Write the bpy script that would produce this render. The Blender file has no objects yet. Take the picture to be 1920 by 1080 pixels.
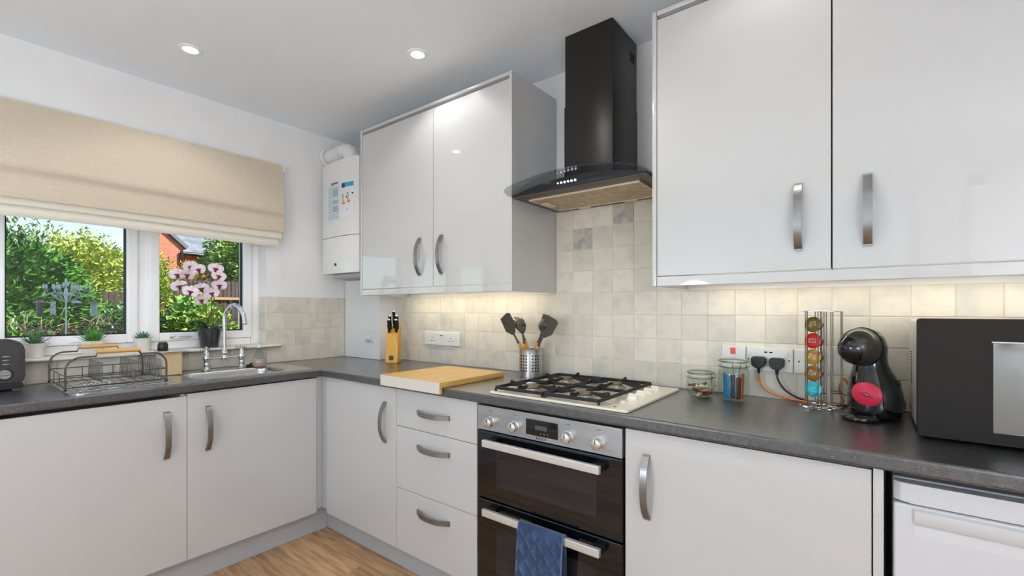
import bpy, bmesh, math, random
from mathutils import Vector, Matrix
scene = bpy.context.scene
COL = scene.collection
random.seed(7)
PI = math.pi

# ------------------------------------------------------------------ camera
cam_d = bpy.data.cameras.new('camera')
cam_d.sensor_width = 36.0
cam_d.lens = 36.0 * 863.27 / 1920.0
cam_d.shift_x = (960 - 948.25) / 1920.0
cam_d.shift_y = (579.79 - 540) / 1920.0
cam_d.clip_start = 0.05
cam = bpy.data.objects.new('camera', cam_d)
COL.objects.link(cam)
cam.location = (2.8258, -1.9192, 1.2141)
cam.rotation_euler = (PI / 2, 0, 2.2371 - PI / 2)
scene.camera = cam
scene.view_settings.view_transform = 'Standard'
scene.view_settings.look = 'None'
scene.view_settings.gamma = 1.0
scene.view_settings.use_curve_mapping = False
scene.view_settings.exposure = 0.07
scene.cycles.use_denoising = True
scene.cycles.diffuse_bounces = 6
scene.cycles.sample_clamp_indirect = 6.0
scene.cycles.caustics_reflective = False
scene.cycles.caustics_refractive = False

# ------------------------------------------------------------------ sky and sun
W = bpy.data.worlds.new('sky'); scene.world = W; W.use_nodes = True
nt = W.node_tree
for n in list(nt.nodes): nt.nodes.remove(n)
o_ = nt.nodes.new('ShaderNodeOutputWorld'); b_ = nt.nodes.new('ShaderNodeBackground')
s_ = nt.nodes.new('ShaderNodeTexSky'); s_.sky_type = 'NISHITA'; s_.sun_disc = False
s_.sun_elevation = math.radians(42); s_.sun_rotation = math.radians(57); s_.air_density = 1.0; s_.dust_density = 0.5; s_.ozone_density = 2.0
nt.links.new(s_.outputs[0], b_.inputs[0]); nt.links.new(b_.outputs[0], o_.inputs[0])
b_.inputs[1].default_value = 0.25
sun_d = bpy.data.lights.new('sun', 'SUN'); sun_d.energy = 11; sun_d.angle = math.radians(1.0); sun_d.color = (1, .94, .84)
sun = bpy.data.objects.new('sun', sun_d); COL.objects.link(sun)
sun.rotation_euler = Vector((0.62, 0.40, 0.7)).to_track_quat('Z', 'Y').to_euler()
LAMP_W = 3.6          # each ceiling downlight
GLOBE = 20.5           # radiance of the added fill globes
STRIP_W = .95          # each under-cabinet strip

# ------------------------------------------------------------------ helpers
def lin(c):
    c /= 255.0
    return c / 12.92 if c <= .04045 else ((c + .055) / 1.055) ** 2.4
def C(r, g, b): return (lin(r), lin(g), lin(b), 1)
MATS = {}
def mat(name, col=(200, 200, 200), rough=.5, metal=0.0, spec=.5, coat=0.0, noise=None, bump=None, emit=None, trans=0.0, ior=1.45, alpha=1.0, sss=0, aniso=None, rand=0.0, sheen=0, cior=1.5):
    """noise=(colour2, scale, lo, hi[, stretch]) mixes a second colour; bump=(scale,strength[,stretch]); rand varies value per object"""
    if name in MATS: return MATS[name]
    m = bpy.data.materials.new(name); m.use_nodes = True
    t = m.node_tree; N = t.nodes; L = t.links
    p = N['Principled BSDF']
    p.inputs['Base Color'].default_value = C(*col)
    p.inputs['Roughness'].default_value = rough
    p.inputs['Metallic'].default_value = metal
    p.inputs['Specular IOR Level'].default_value = spec
    p.inputs['Coat Weight'].default_value = coat
    p.inputs['Coat Roughness'].default_value = .03; p.inputs['Coat IOR'].default_value = cior
    p.inputs['IOR'].default_value = ior
    p.inputs['Transmission Weight'].default_value = trans
    p.inputs['Alpha'].default_value = alpha
    if sheen: p.inputs['Sheen Weight'].default_value = sheen
    if emit:
        p.inputs['Emission Color'].default_value = C(*emit[0]); p.inputs['Emission Strength'].default_value = emit[1]
    tc = None
    def coords(stretch):
        nonlocal tc
        tc = tc or N.new('ShaderNodeTexCoord')
        mp = N.new('ShaderNodeMapping'); mp.inputs['Scale'].default_value = stretch
        L.new(tc.outputs['Object'], mp.inputs['Vector'])
        if rand:
            oi = N.new('ShaderNodeObjectInfo'); mu = N.new('ShaderNodeMath'); mu.operation = 'MULTIPLY'; mu.inputs[1].default_value = 37.0
            L.new(oi.outputs['Random'], mu.inputs[0]); L.new(mu.outputs[0], mp.inputs['Location'])
        return mp.outputs[0]
    src = None
    if noise:
        c2, sc, lo, hi = noise[:4]; st = noise[4] if len(noise) > 4 else (1, 1, 1)
        nn = N.new('ShaderNodeTexNoise'); nn.inputs['Scale'].default_value = sc; nn.inputs['Detail'].default_value = 6
        L.new(coords(st), nn.inputs['Vector'])
        mr = N.new('ShaderNodeMapRange'); mr.inputs[1].default_value = lo; mr.inputs[2].default_value = hi
        L.new(nn.outputs[0], mr.inputs[0])
        mx = N.new('ShaderNodeMix'); mx.data_type = 'RGBA'
        mx.inputs[6].default_value = C(*col); mx.inputs[7].default_value = C(*c2)
        L.new(mr.outputs[0], mx.inputs[0]); src = mx.outputs[2]
    if rand:
        oi = N.new('ShaderNodeObjectInfo'); mr2 = N.new('ShaderNodeMapRange')
        mr2.inputs[3].default_value = 1 - rand; mr2.inputs[4].default_value = 1 + rand * .35
        L.new(oi.outputs['Random'], mr2.inputs[0])
        hs = N.new('ShaderNodeHueSaturation'); L.new(mr2.outputs[0], hs.inputs['Value'])
        if src: L.new(src, hs.inputs['Color'])
        else: hs.inputs['Color'].default_value = C(*col)
        src = hs.outputs[0]
    if src: L.new(src, p.inputs['Base Color'])
    if bump:
        st = bump[2] if len(bump) > 2 else (1, 1, 1)
        nb = N.new('ShaderNodeTexNoise'); nb.inputs['Scale'].default_value = bump[0]; nb.inputs['Detail'].default_value = 3
        L.new(coords(st), nb.inputs['Vector'])
        bp = N.new('ShaderNodeBump'); bp.inputs['Strength'].default_value = bump[1]; bp.inputs['Distance'].default_value = .01
        L.new(nb.outputs[0], bp.inputs['Height']); L.new(bp.outputs[0], p.inputs['Normal'])
    MATS[name] = m
    return m
def glass_mat(name, tint=(255, 255, 255), refl=1.0, rough=0.0):
    if name in MATS: return MATS[name]
    m = bpy.data.materials.new(name); m.use_nodes = True; t = m.node_tree; N = t.nodes; L = t.links
    for n in list(N): N.remove(n)
    o = N.new('ShaderNodeOutputMaterial'); mx = N.new('ShaderNodeMixShader'); tr = N.new('ShaderNodeBsdfTransparent'); gl = N.new('ShaderNodeBsdfGlossy')
    fr = N.new('ShaderNodeFresnel'); fr.inputs[0].default_value = 1.45
    ge = N.new('ShaderNodeNewGeometry'); mi = N.new('ShaderNodeMath'); mi.operation = 'MULTIPLY_ADD'; mi.inputs[1].default_value = 1 / 1.45 - 1.45; mi.inputs[2].default_value = 1.45
    L.new(ge.outputs['Backfacing'], mi.inputs[0]); L.new(mi.outputs[0], fr.inputs[0])      # thin sheet: same reflection from both sides
    ml = N.new('ShaderNodeMath'); ml.operation = 'MULTIPLY'; ml.inputs[1].default_value = refl
    tr.inputs[0].default_value = C(*tint); gl.inputs['Roughness'].default_value = rough
    L.new(fr.outputs[0], ml.inputs[0]); L.new(ml.outputs[0], mx.inputs[0]); L.new(tr.outputs[0], mx.inputs[1]); L.new(gl.outputs[0], mx.inputs[2]); L.new(mx.outputs[0], o.inputs[0])
    MATS[name] = m
    return m

class MB:
    """collects shapes (world coordinates) and links them as ONE mesh object"""
    def __init__(s): s.bm = bmesh.new(); s.M = Matrix.Identity(4); s.mi = 0; s.bev = False
    def _add(s, vs, fs):
        bv = [s.bm.verts.new(s.M @ Vector(v)) for v in vs]; out = []
        for f in fs:
            try:
                q = s.bm.faces.new([bv[i] for i in f]); q.material_index = s.mi; out.append(q)
            except ValueError: pass
        return bv, out
    def box(s, x0, x1, y0, y1, z0, z1, b=0.0, seg=2):
        if x1 < x0: x0, x1 = x1, x0
        if y1 < y0: y0, y1 = y1, y0
        if z1 < z0: z0, z1 = z1, z0
        vs = [(x, y, z) for x in (x0, x1) for y in (y0, y1) for z in (z0, z1)]
        fs = [(0, 1, 3, 2), (4, 6, 7, 5), (0, 4, 5, 1), (2, 3, 7, 6), (0, 2, 6, 4), (1, 5, 7, 3)]
        bv, bf = s._add(vs, fs)
        if b > 0:
            es = list({e for f in bf for e in f.edges})
            s.bev = True
            r = bmesh.ops.bevel(s.bm, geom=es, offset=b, segments=seg, profile=.5, affect='EDGES', clamp_overlap=True)
            for f in r['faces']: f.material_index = s.mi
        return s
    def prism(s, poly, axis, a0, a1, b=0.0):
        def mk(u, v, a): return {'x': (a, u, v), 'y': (u, a, v), 'z': (u, v, a)}[axis]
        n = len(poly)
        vs = [mk(u, v, a0) for u, v in poly] + [mk(u, v, a1) for u, v in poly]
        fs = [tuple(range(n)), tuple(range(2 * n - 1, n - 1, -1))] + [(i, i + n, (i + 1) % n + n, (i + 1) % n) for i in range(n)]
        bv, bf = s._add(vs, fs)
        if b > 0:
            es = list({e for f in bf for e in f.edges})
            s.bev = True
            bmesh.ops.bevel(s.bm, geom=es, offset=b, segments=2, profile=.5, affect='EDGES', clamp_overlap=True)
        return s
    def tube(s, pts, r, n=8, closed=False, caps=True, flat=None):
        P = [Vector(p) for p in pts]; m = len(P)
        rr = r if isinstance(r, (list, tuple)) else [r] * m
        T = []
        for i in range(m):
            a = P[(i - 1) % m] if (closed or i) else P[0]; c = P[(i + 1) % m] if (closed or i < m - 1) else P[-1]
            T.append((c - a).normalized())
        up = Vector((0, 0, 1)) if abs(T[0].z) < .9 else Vector((1, 0, 0))
        nrm = (up - T[0] * up.dot(T[0])).normalized(); vs = []
        for i in range(m):
            nrm = (nrm - T[i] * nrm.dot(T[i]));
            nrm = nrm.normalized() if nrm.length > 1e-6 else T[i].orthogonal().normalized()
            bi = T[i].cross(nrm)
            for k in range(n):
                a = 2 * PI * k / n
                fa, fb = (1, 1) if flat is None else flat
                vs.append(P[i] + nrm * (math.cos(a) * rr[i] * fa) + bi * (math.sin(a) * rr[i] * fb))
        fs = []
        for i in range(m if closed else m - 1):
            j = (i + 1) % m
            for k in range(n):
                l = (k + 1) % n
                fs.append((i * n + k, i * n + l, j * n + l, j * n + k))
        if caps and not closed:
            fs.append(tuple(range(n - 1, -1, -1))); fs.append(tuple((m - 1) * n + k for k in range(n)))
        s._add(vs, fs); return s
    def lathe(s, prof, c, n=28, axis='z', sx=1, sy=1):
        """prof: list of (radius, height) along axis from c"""
        vs = []; fs = []; idx = []
        def mk(a, r, h):
            u, v = r * math.cos(a) * sx, r * math.sin(a) * sy
            d = {'z': (u, v, h), 'x': (h, u, v), 'y': (u, h, v)}[axis]
            return (c[0] + d[0], c[1] + d[1], c[2] + d[2])
        for r, h in prof:
            if r < 1e-6: idx.append([len(vs)]); vs.append(mk(0, 0, h))
            else:
                idx.append(list(range(len(vs), len(vs) + n))); vs += [mk(2 * PI * k / n, r, h) for k in range(n)]
        for a, b in zip(idx, idx[1:]):
            for k in range(n):
                l = (k + 1) % n
                if len(a) == 1 and len(b) == 1: continue
                if len(a) == 1: fs.append((a[0], b[l], b[k]))
                elif len(b) == 1: fs.append((a[k], a[l], b[0]))
                else: fs.append((a[k], a[l], b[l], b[k]))
        s._add(vs, fs); return s
    def cyl(s, c, r, h, axis='z', n=24, b=0.0):
        p = [(0, 0), (r, 0), (r, h), (0, h)] if b == 0 else [(0, 0), (r - b, 0), (r, b), (r, h - b), (r - b, h), (0, h)]
        return s.lathe(p, c, n, axis)
    def ell(s, c, r, n=20, m=12):
        prof = [(math.sin(PI * i / m), -math.cos(PI * i / m)) for i in range(m + 1)]
        M0 = s.M; s.M = M0 @ Matrix.Translation(c) @ Matrix.Diagonal((r[0], r[1], r[2], 1))
        prof[0] = (0, -1); prof[-1] = (0, 1)
        s.lathe(prof, (0, 0, 0), n); s.M = M0; return s
    def loft(s, rings, cap=True):
        n = len(rings[0]); vs = [p for r in rings for p in r]; fs = []
        for i in range(len(rings) - 1):
            for k in range(n):
                l = (k + 1) % n
                fs.append((i * n + k, i * n + l, (i + 1) * n + l, (i + 1) * n + k))
        if cap: fs.append(tuple(range(n - 1, -1, -1))); fs.append(tuple((len(rings) - 1) * n + k for k in range(n)))
        s._add(vs, fs); return s
    def sheet(s, rows, thick=None):
        n = len(rows[0]); vs = [p for r in rows for p in r]; fs = []
        for i in range(len(rows) - 1):
            for k in range(n - 1): fs.append((i * n + k, i * n + k + 1, (i + 1) * n + k + 1, (i + 1) * n + k))
        bv, bf = s._add(vs, fs)
        if thick:
            bmesh.ops.recalc_face_normals(s.bm, faces=bf)
            bmesh.ops.solidify(s.bm, geom=bf, thickness=thick)
        return s
    def text(s, body, size, M, extrude=.0004):
        cu = bpy.data.curves.new('t', 'FONT'); cu.body = body; cu.size = size; cu.extrude = extrude; cu.align_x = 'CENTER'; cu.align_y = 'CENTER'
        ob = bpy.data.objects.new('t', cu); COL.objects.link(ob)
        bpy.context.view_layer.update()
        me = bpy.data.meshes.new_from_object(ob.evaluated_get(bpy.context.evaluated_depsgraph_get()))
        M0 = s.M; s.M = M0 @ M
        s._add([v.co[:] for v in me.vertices], [tuple(p.vertices) for p in me.polygons]); s.M = M0
        bpy.data.objects.remove(ob); bpy.data.curves.remove(cu); bpy.data.meshes.remove(me)
        return s
    def mesh(s, name, mats, org=(0, 0, 0), smooth=50):
        if smooth is not None:
            bmesh.ops.remove_doubles(s.bm, verts=s.bm.verts, dist=1e-6)
        bmesh.ops.recalc_face_normals(s.bm, faces=s.bm.faces)
        if smooth is not None:
            ca = math.radians(smooth)
            for f in s.bm.faces: f.smooth = True
            for e in s.bm.edges:
                if len(e.link_faces) == 2: e.smooth = e.calc_face_angle(0) < ca
        bmesh.ops.translate(s.bm, verts=s.bm.verts, vec=-Vector(org))
        me = bpy.data.meshes.new(name); s.bm.to_mesh(me); s.bm.free()
        for m in (mats if isinstance(mats, (list, tuple)) else [mats]): me.materials.append(m)
        return me
    def build(s, name, mats, parent=None, smooth=50, at=None):
        if parent is not None:
            org = world_loc(parent); ob = bpy.data.objects.new(name, s.mesh(name, mats, org, smooth)); ob.parent = parent
        else:
            org = at or (0, 0, 0); ob = bpy.data.objects.new(name, s.mesh(name, mats, org, smooth)); ob.location = org
        COL.objects.link(ob)
        if s.bev: harden(ob)
        return ob
def harden(ob):
    m = ob.modifiers.new('hardened_normals', 'WEIGHTED_NORMAL'); m.keep_sharp = True; m.weight = 100
def world_loc(o):
    v = Vector((0, 0, 0))
    while o is not None: v += o.location; o = o.parent
    return v
def thing(name, label, cat, loc, group=None):
    o = bpy.data.objects.new(name, None); COL.objects.link(o); o.location = loc; o.empty_display_size = .05
    return tag(o, label, cat, group)
def tag(o, label, cat, group=None):
    o['label'] = label; o['category'] = cat
    if group: o['group'] = group
    return o
def struct(o): o['kind'] = 'structure'; return o
def arc(c, r, a0, a1, n, plane='xz', fixed=0.0):
    out = []
    for i in range(n + 1):
        a = math.radians(a0 + (a1 - a0) * i / n); u, v = c[0] + r * math.cos(a), c[1] + r * math.sin(a)
        out.append({'xz': (u, fixed, v), 'yz': (fixed, u, v), 'xy': (u, v, fixed)}[plane])
    return out
def rrect(x0, x1, y0, y1, r, n=5):
    pts = []
    for cx, cy, a in ((x1 - r, y1 - r, 0), (x0 + r, y1 - r, 90), (x0 + r, y0 + r, 180), (x1 - r, y0 + r, 270)):
        for i in range(n + 1):
            t = math.radians(a + 90 * i / n); pts.append((cx + r * math.cos(t), cy + r * math.sin(t)))
    return pts

# ------------------------------------------------------------------ materials
paint = mat('wall_paint', (242, 242, 242), .7, noise=((238, 238, 238), 3, .4, .6), bump=(180, .03))
ceil_m = mat('ceiling_paint', (240, 246, 251), .8, bump=(120, .03))
gloss = mat('white_gloss', (195, 195, 194), .32, coat=.9, cior=1.65)
carc = mat('white_carcass', (199, 199, 198), .4)
plinth_m = mat('grey_plinth', (178, 179, 180), .4)
upvc = mat('white_upvc', (250, 250, 251), .25)
steel = mat('brushed_steel', (150, 150, 150), .32, metal=1, bump=(300, .04, (1, 1, .03)))
steel2 = mat('satin_steel_panel', (186, 188, 192), .34, metal=.85, noise=((170, 172, 176), 40, .3, .7, (.15, 1, 1)))
chrome = mat('chrome', (225, 226, 228), .06, metal=1)
sinkm = mat('sink_steel', (205, 206, 206), .22, metal=1, bump=(60, .02))
darkwire = mat('dark_wire', (96, 92, 88), .3, metal=.9)
wire = mat('chrome_wire', (122, 117, 111), .22, metal=1)
black = mat('black_plastic', (26, 25, 25), .35)
blackg = mat('black_gloss', (14, 14, 16), .08, coat=.6)
hoodm = mat('black_hood_steel', (38, 36, 35), .3, metal=.35, bump=(400, .03, (1, 1, .05)))
iron = mat('cast_iron', (30, 29, 30), .55, bump=(250, .08))
cream = mat('cream_enamel', (236, 228, 208), .18, coat=.4)
whitep = mat('white_plastic', (232, 231, 227), .3)
appl = mat('appliance_white', (202, 203, 205), .3)
rubber = mat('dark_rubber', (22, 22, 22), .7)
copper = None
blue_dark = mat('oven_glass_door', (11, 11, 13), .05, coat=.5)
winglass = glass_mat('window_glass', (250, 253, 252), .8)
jarglass = glass_mat('jar_glass', (238, 246, 243), 1.0)
hoodglass = glass_mat('hood_glass', (226, 228, 228), .9)
linen = mat('linen_blind', (214, 201, 180), .9, noise=((207, 193, 171), 220, .35, .65, (1, .25, 1)), bump=(500, .08), sheen=.2)
linen2 = mat('blind_lining', (228, 222, 208), .8, bump=(300, .15))
grout = mat('grout', (226, 220, 206), .8)
tilem = mat('marble_tile', (226, 219, 203), .3, noise=((208, 204, 194), 14, .46, .72), bump=(40, .03), rand=.10)
tiled = mat('dark_marble_tile', (200, 192, 178), .3, noise=((150, 154, 156), 22, .45, .65), bump=(40, .06))
bamboo = mat('bamboo', (226, 184, 112), .4, noise=((206, 158, 86), 18, .35, .7, (6, .5, 6)))
bamboo2 = mat('bamboo_block', (222, 170, 62), .4, noise=((206, 148, 44), 14, .35, .7, (8, 8, .6)))
beech = mat('beech_wood', (226, 180, 112), .45, noise=((208, 156, 88), 10, .35, .7, (4, .4, 4)))
oakm = mat('oak_plank', (200, 162, 122), .36, noise=((162, 122, 86), 9, .40, .66, (.45, 5, 1)), bump=(30, .05, (.5, 9, 1)), rand=.22)
leafA = mat('leaf_laurel', (94, 144, 48), .36, noise=((40, 88, 32), 7, .38, .62))
leafB = mat('leaf_yellow', (182, 190, 84), .55, noise=((126, 148, 56), 5, .35, .65))
leafC = mat('leaf_tree', (150, 176, 74), .5, noise=((74, 124, 44), 2.2, .35, .65))
leafD = mat('leaf_shrub', (96, 140, 50), .45, noise=((168, 166, 74), 6, .45, .7))
leafO = mat('leaf_orange', (206, 150, 82), .55, noise=((170, 168, 80), 8, .4, .6))
twig = mat('dry_twig', (136, 118, 92), .8, noise=((92, 78, 58), 9, .4, .6))
bark = mat('bark', (84, 66, 50), .85)
fencem = mat('fence_wood', (66, 49, 42), .8, noise=((48, 36, 31), 20, .35, .65, (1, 1, .1)), rand=.25)
soil = mat('garden_soil', (96, 84, 62), .95, noise=((84, 104, 52), 2, .4, .6))
slate = mat('roof_slate', (122, 128, 138), .7, noise=((98, 104, 114), 3, .4, .6))
succ1 = mat('succulent_green', (96, 168, 62), .4, noise=((70, 138, 50), 30, .4, .6))
succ2 = mat('aloe_dark', (62, 104, 62), .45, noise=((92, 134, 80), 30, .4, .6))
succ3 = mat('succulent_blue', (72, 126, 98), .45, noise=((104, 152, 116), 40, .4, .6))
potw = mat('white_pot', (232, 228, 222), .6, noise=((218, 212, 205), 20, .4, .6))
petal = mat('orchid_petal', (240, 232, 238), .5, noise=((228, 206, 222), 60, .45, .7))
lipm = mat('orchid_lip', (132, 20, 48), .5)
stemm = mat('orchid_stem', (92, 92, 46), .6)
orleaf = mat('orchid_leaf', (46, 74, 52), .35)
quilt = mat('navy_quilt', (25, 52, 88), .9, noise=((40, 72, 112), 25, .4, .65), bump=(500, .2), sheen=.4)
silic = mat('grey_silicone', (74, 70, 62), .45)
orangec = mat('orange_cable', (222, 122, 52), .5)

def worktop_mat():
    m = bpy.data.materials.new('speckled_laminate'); m.use_nodes = True; t = m.node_tree; N = t.nodes; L = t.links; p = N['Principled BSDF']
    tc = N.new('ShaderNodeTexCoord')
    def noise(sc, lo, hi, det=4):
        n = N.new('ShaderNodeTexNoise'); n.inputs['Scale'].default_value = sc; n.inputs['Detail'].default_value = det
        L.new(tc.outputs['Object'], n.inputs['Vector'])
        r = N.new('ShaderNodeMapRange'); r.inputs[1].default_value = lo; r.inputs[2].default_value = hi; L.new(n.outputs[0], r.inputs[0]); return r.outputs[0]
    def mix(f, a, b):
        x = N.new('ShaderNodeMix'); x.data_type = 'RGBA'; L.new(f, x.inputs[0])
        for i, c in ((6, a), (7, b)):
            if isinstance(c, tuple): x.inputs[i].default_value = C(*c)
            else: L.new(c, x.inputs[i])
        return x.outputs[2]
    a = mix(noise(90, .4, .62), (20, 21, 24), (52, 52, 54))
    b = mix(noise(230, .60, .70), a, (104, 101, 98))
    c = mix(noise(170, .60, .68), b, (62, 50, 50))
    L.new(c, p.inputs['Base Color'])
    r = noise(60, .3, .7); mr = N.new('ShaderNodeMapRange'); mr.inputs[3].default_value = .30; mr.inputs[4].default_value = .40
    L.new(r, mr.inputs[0]); L.new(mr.outputs[0], p.inputs['Roughness'])
    p.inputs['Specular IOR Level'].default_value = .5; p.inputs['Coat Weight'].default_value = 1.0; p.inputs['Coat Roughness'].default_value = .3; p.inputs['Coat IOR'].default_value = 1.85
    MATS['speckled_laminate'] = m; return m
topm = worktop_mat()
def brick_mat():
    m = bpy.data.materials.new('red_brick_wall'); m.use_nodes = True; t = m.node_tree; N = t.nodes; L = t.links; p = N['Principled BSDF']
    tc = N.new('ShaderNodeTexCoord'); sx_ = N.new('ShaderNodeSeparateXYZ'); mp = N.new('ShaderNodeCombineXYZ')
    L.new(tc.outputs['Object'], sx_.inputs[0]); L.new(sx_.outputs[1], mp.inputs[0]); L.new(sx_.outputs[2], mp.inputs[1])
    br = N.new('ShaderNodeTexBrick'); br.inputs['Scale'].default_value = 4.4; br.inputs['Color1'].default_value = C(190, 98, 72); br.inputs['Color2'].default_value = C(168, 82, 62); br.inputs['Mortar'].default_value = C(196, 160, 136)
    br.inputs['Mortar Size'].default_value = .012
    L.new(mp.outputs[0], br.inputs[0]); L.new(br.outputs[0], p.inputs['Base Color']); p.inputs['Roughness'].default_value = .9
    MATS['red_brick_wall'] = m; return m
brickm = brick_mat()

# ------------------------------------------------------------------ room shell
CZ = 2.3594
WT = .89             # worktop top
XR, YR = 4.3, -3.1   # right wall, rear wall
WY0, WY1, WZ0, WZ1 = -2.336, -.637, .985, 2.08   # window opening
floor = struct(MB().box(-.3, XR + .2, YR - .2, .25, -.15, -.0085).build('floor', mat('screed', (120, 110, 96), .9)))
pw, plen = .192, 1.28
pm = MB().box(0, plen - .0012, 0, pw - .0012, -.008, 0, .0009, 1).mesh('plank', oakm)
row = 0; y = YR
while y < -.02:
    x = -.6 * (row * .37 % 1) * plen
    while x < XR:
        x0 = max(x, 0.0); x1 = min(x + plen, XR); y1 = min(y + pw, 0)
        if x1 - x0 > .05:
            o = bpy.data.objects.new('plank', pm); COL.objects.link(o); o.parent = floor; o.location = (x0, y, 0)
            o.scale = ((x1 - x0) / plen, (y1 - y) / pw, 1); harden(o)
        x += plen
    y += pw; row += 1
ceiling = struct(MB().box(-.3, XR + .2, YR - .2, .25, CZ, CZ + .3).build('ceiling', ceil_m))
wl = MB()
wl.box(-.27, -.006, YR - .2, .25, -.15, WZ0); wl.box(-.27, -.006, YR - .2, .25, WZ1, CZ)
wl.box(-.27, -.006, WY1, .25, WZ0, WZ1); wl.box(-.27, -.006, YR - .2, WY0, WZ0, WZ1)
wall_left = struct(wl.build('wall_left', paint))
wall_back = struct(MB().box(-.006, XR + .2, .006, .25, -.15, CZ).build('wall_back', paint))
wall_right = struct(MB().box(XR, XR + .2, YR, .006, -.15, CZ).build('wall_right', paint))
wr = MB(); RX_0, RX_1, RZ_1 = .35, 3.1, 2.15
wr.box(-.006, RX_0, YR - .2, YR, -.15, CZ); wr.box(RX_1, XR + .2, YR - .2, YR, -.15, CZ); wr.box(RX_0, RX_1, YR - .2, YR, RZ_1, CZ); wr.box(RX_0, RX_1, YR - .2, YR, -.15, .02)
wall_rear = struct(wr.build('wall_rear', paint))

# white panelled door in the rear wall (seen mirrored in the microwave)
dr = MB(); dr.box(3.44, 4.2, YR, YR + .03, .0, 2.02, .003)
door = struct(dr.build('door_1', upvc))
for x0, x1, z0, z1 in ((3.55, 3.79, .2, .85), (3.86, 4.1, .2, .85), (3.55, 3.79, 1.0, 1.9), (3.86, 4.1, 1.0, 1.9)):
    MB().prism(rrect(x0, x1, z0, z1, .004, 1), 'y', YR + .03, YR + .038, .003).build('panel', upvc, door)
fr = MB(); fr.box(3.36, 3.435, YR, YR + .045, 0, 2.1, .004); fr.box(4.205, 4.28, YR, YR + .045, 0, 2.1, .004); fr.box(3.36, 4.28, YR, YR + .045, 2.025, 2.1, .004)
fr.build('door_frame', upvc, door)
MB().cyl((3.51, YR + .031, 1.0), .025, .008, 'y').tube([(3.51, YR + .04, 1.0), (3.51, YR + .075, 1.0), (3.62, YR + .075, 1.0)], .008).build('door_handle', chrome, door)

# tiles
T = .1006; TX = 1.7248; TZ = .8885
TT = .0986
tmesh = MB().box(-TT / 2, TT / 2, -.0065, 0, -TT / 2, TT / 2, .0016, 2).mesh('tile', tilem)      # facing -y : y from -.0065 to 0 (placed at y=.0065)
tmesh_dark = MB().box(-TT / 2, TT / 2, -.0065, 0, -TT / 2, TT / 2, .0016, 2).mesh('tile', tiled)
rt = random.Random(3)
def tile(parent, c, w, h, wall, me=None):
    o = bpy.data.objects.new('tile', me or tmesh); COL.objects.link(o); o.parent = parent
    o.location = c; o.scale = (w / TT, 1, h / TT)
    harden(o)
    if wall == 'x': o.rotation_euler = (0, 0, PI / 2)
    if wall == 'y+': o.rotation_euler = (0, 0, 0)
    jt = .0006
    o.location = Vector(c) + Vector((0, rt.uniform(0, jt), 0) if wall != 'x' else (-rt.uniform(0, jt), 0, 0))
    return o
def back_row(k, x_lo, x_hi):
    i = math.floor((x_lo - TX) / T)
    while TX + i * T < x_hi - .004:
        a = max(TX + i * T, x_lo) + .001; b = min(TX + (i + 1) * T, x_hi) - .001
        if b - a > .006:
            dk = (k == 7 and i == 2) or (k == 6 and i == 0)
            z0 = TZ + k * T + .001; z1 = TZ + (k + 1) * T - .001
            if k == 0: z0 = WT + .002
            tile(wall_back, ((a + b) / 2, .0065, (z0 + z1) / 2), b - a, z1 - z0, 'y', tmesh_dark if dk else None)
        i += 1
for k in range(4): back_row(k, .386, 3.42)
for k in range(4, 8): back_row(k, 1.632, 2.235)
gr = MB(); gr.box(.386, 3.42, .0025, .0062, WT + .001, TZ + 4 * T); gr.box(1.63, 2.236, .0025, .0062, TZ + 4 * T, TZ + 8 * T)
gr.build('grout_bed', grout, wall_back)
for k in range(4):
    off = (.0, .05, .012, .055)[k]
    yy = -.116 - off * .9
    edges = [-.116]
    while yy > WY1 + .012:
        if yy < -.12: edges.append(yy)
        yy -= T
    edges.append(WY1)
    for a, b in zip(edges, edges[1:]):
        if a - b > .008:
            z0 = TZ + k * T + .001 if k else WT + .002; z1 = TZ + (k + 1) * T - .001
            tile(wall_left, (-.0065, (a + b) / 2, (z0 + z1) / 2), a - b - .002, z1 - z0, 'x')
yy = WY1
while yy > -2.35:
    tile(wall_left, (-.0065, yy - T / 2, (WT + .002 + .983) / 2), T - .002, .091, 'x'); yy -= T
for k in range(3):          # tiles returned into the reveal
    z0 = max(TZ + (k + 1) * T + .001, 1.004); z1 = TZ + (k + 2) * T - .001
    tile(wall_left, (-.052, WY1 + .0005, (z0 + z1) / 2), .088, z1 - z0, 'y')
MB().box(-.0062, -.0025, WY1 + .001, -.114, WT + .001, TZ + 4 * T).box(-.0062, -.0025, -2.38, WY1, WT + .001, .984).build('grout_bed', grout, wall_left)

# boxed-in pipe corner
bx = MB().box(.0005, .384, -.1135, .0055, WT + .001, 1.409, .002, 1)
boxing = struct(bx.build('wall_boxing', paint))

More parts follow.
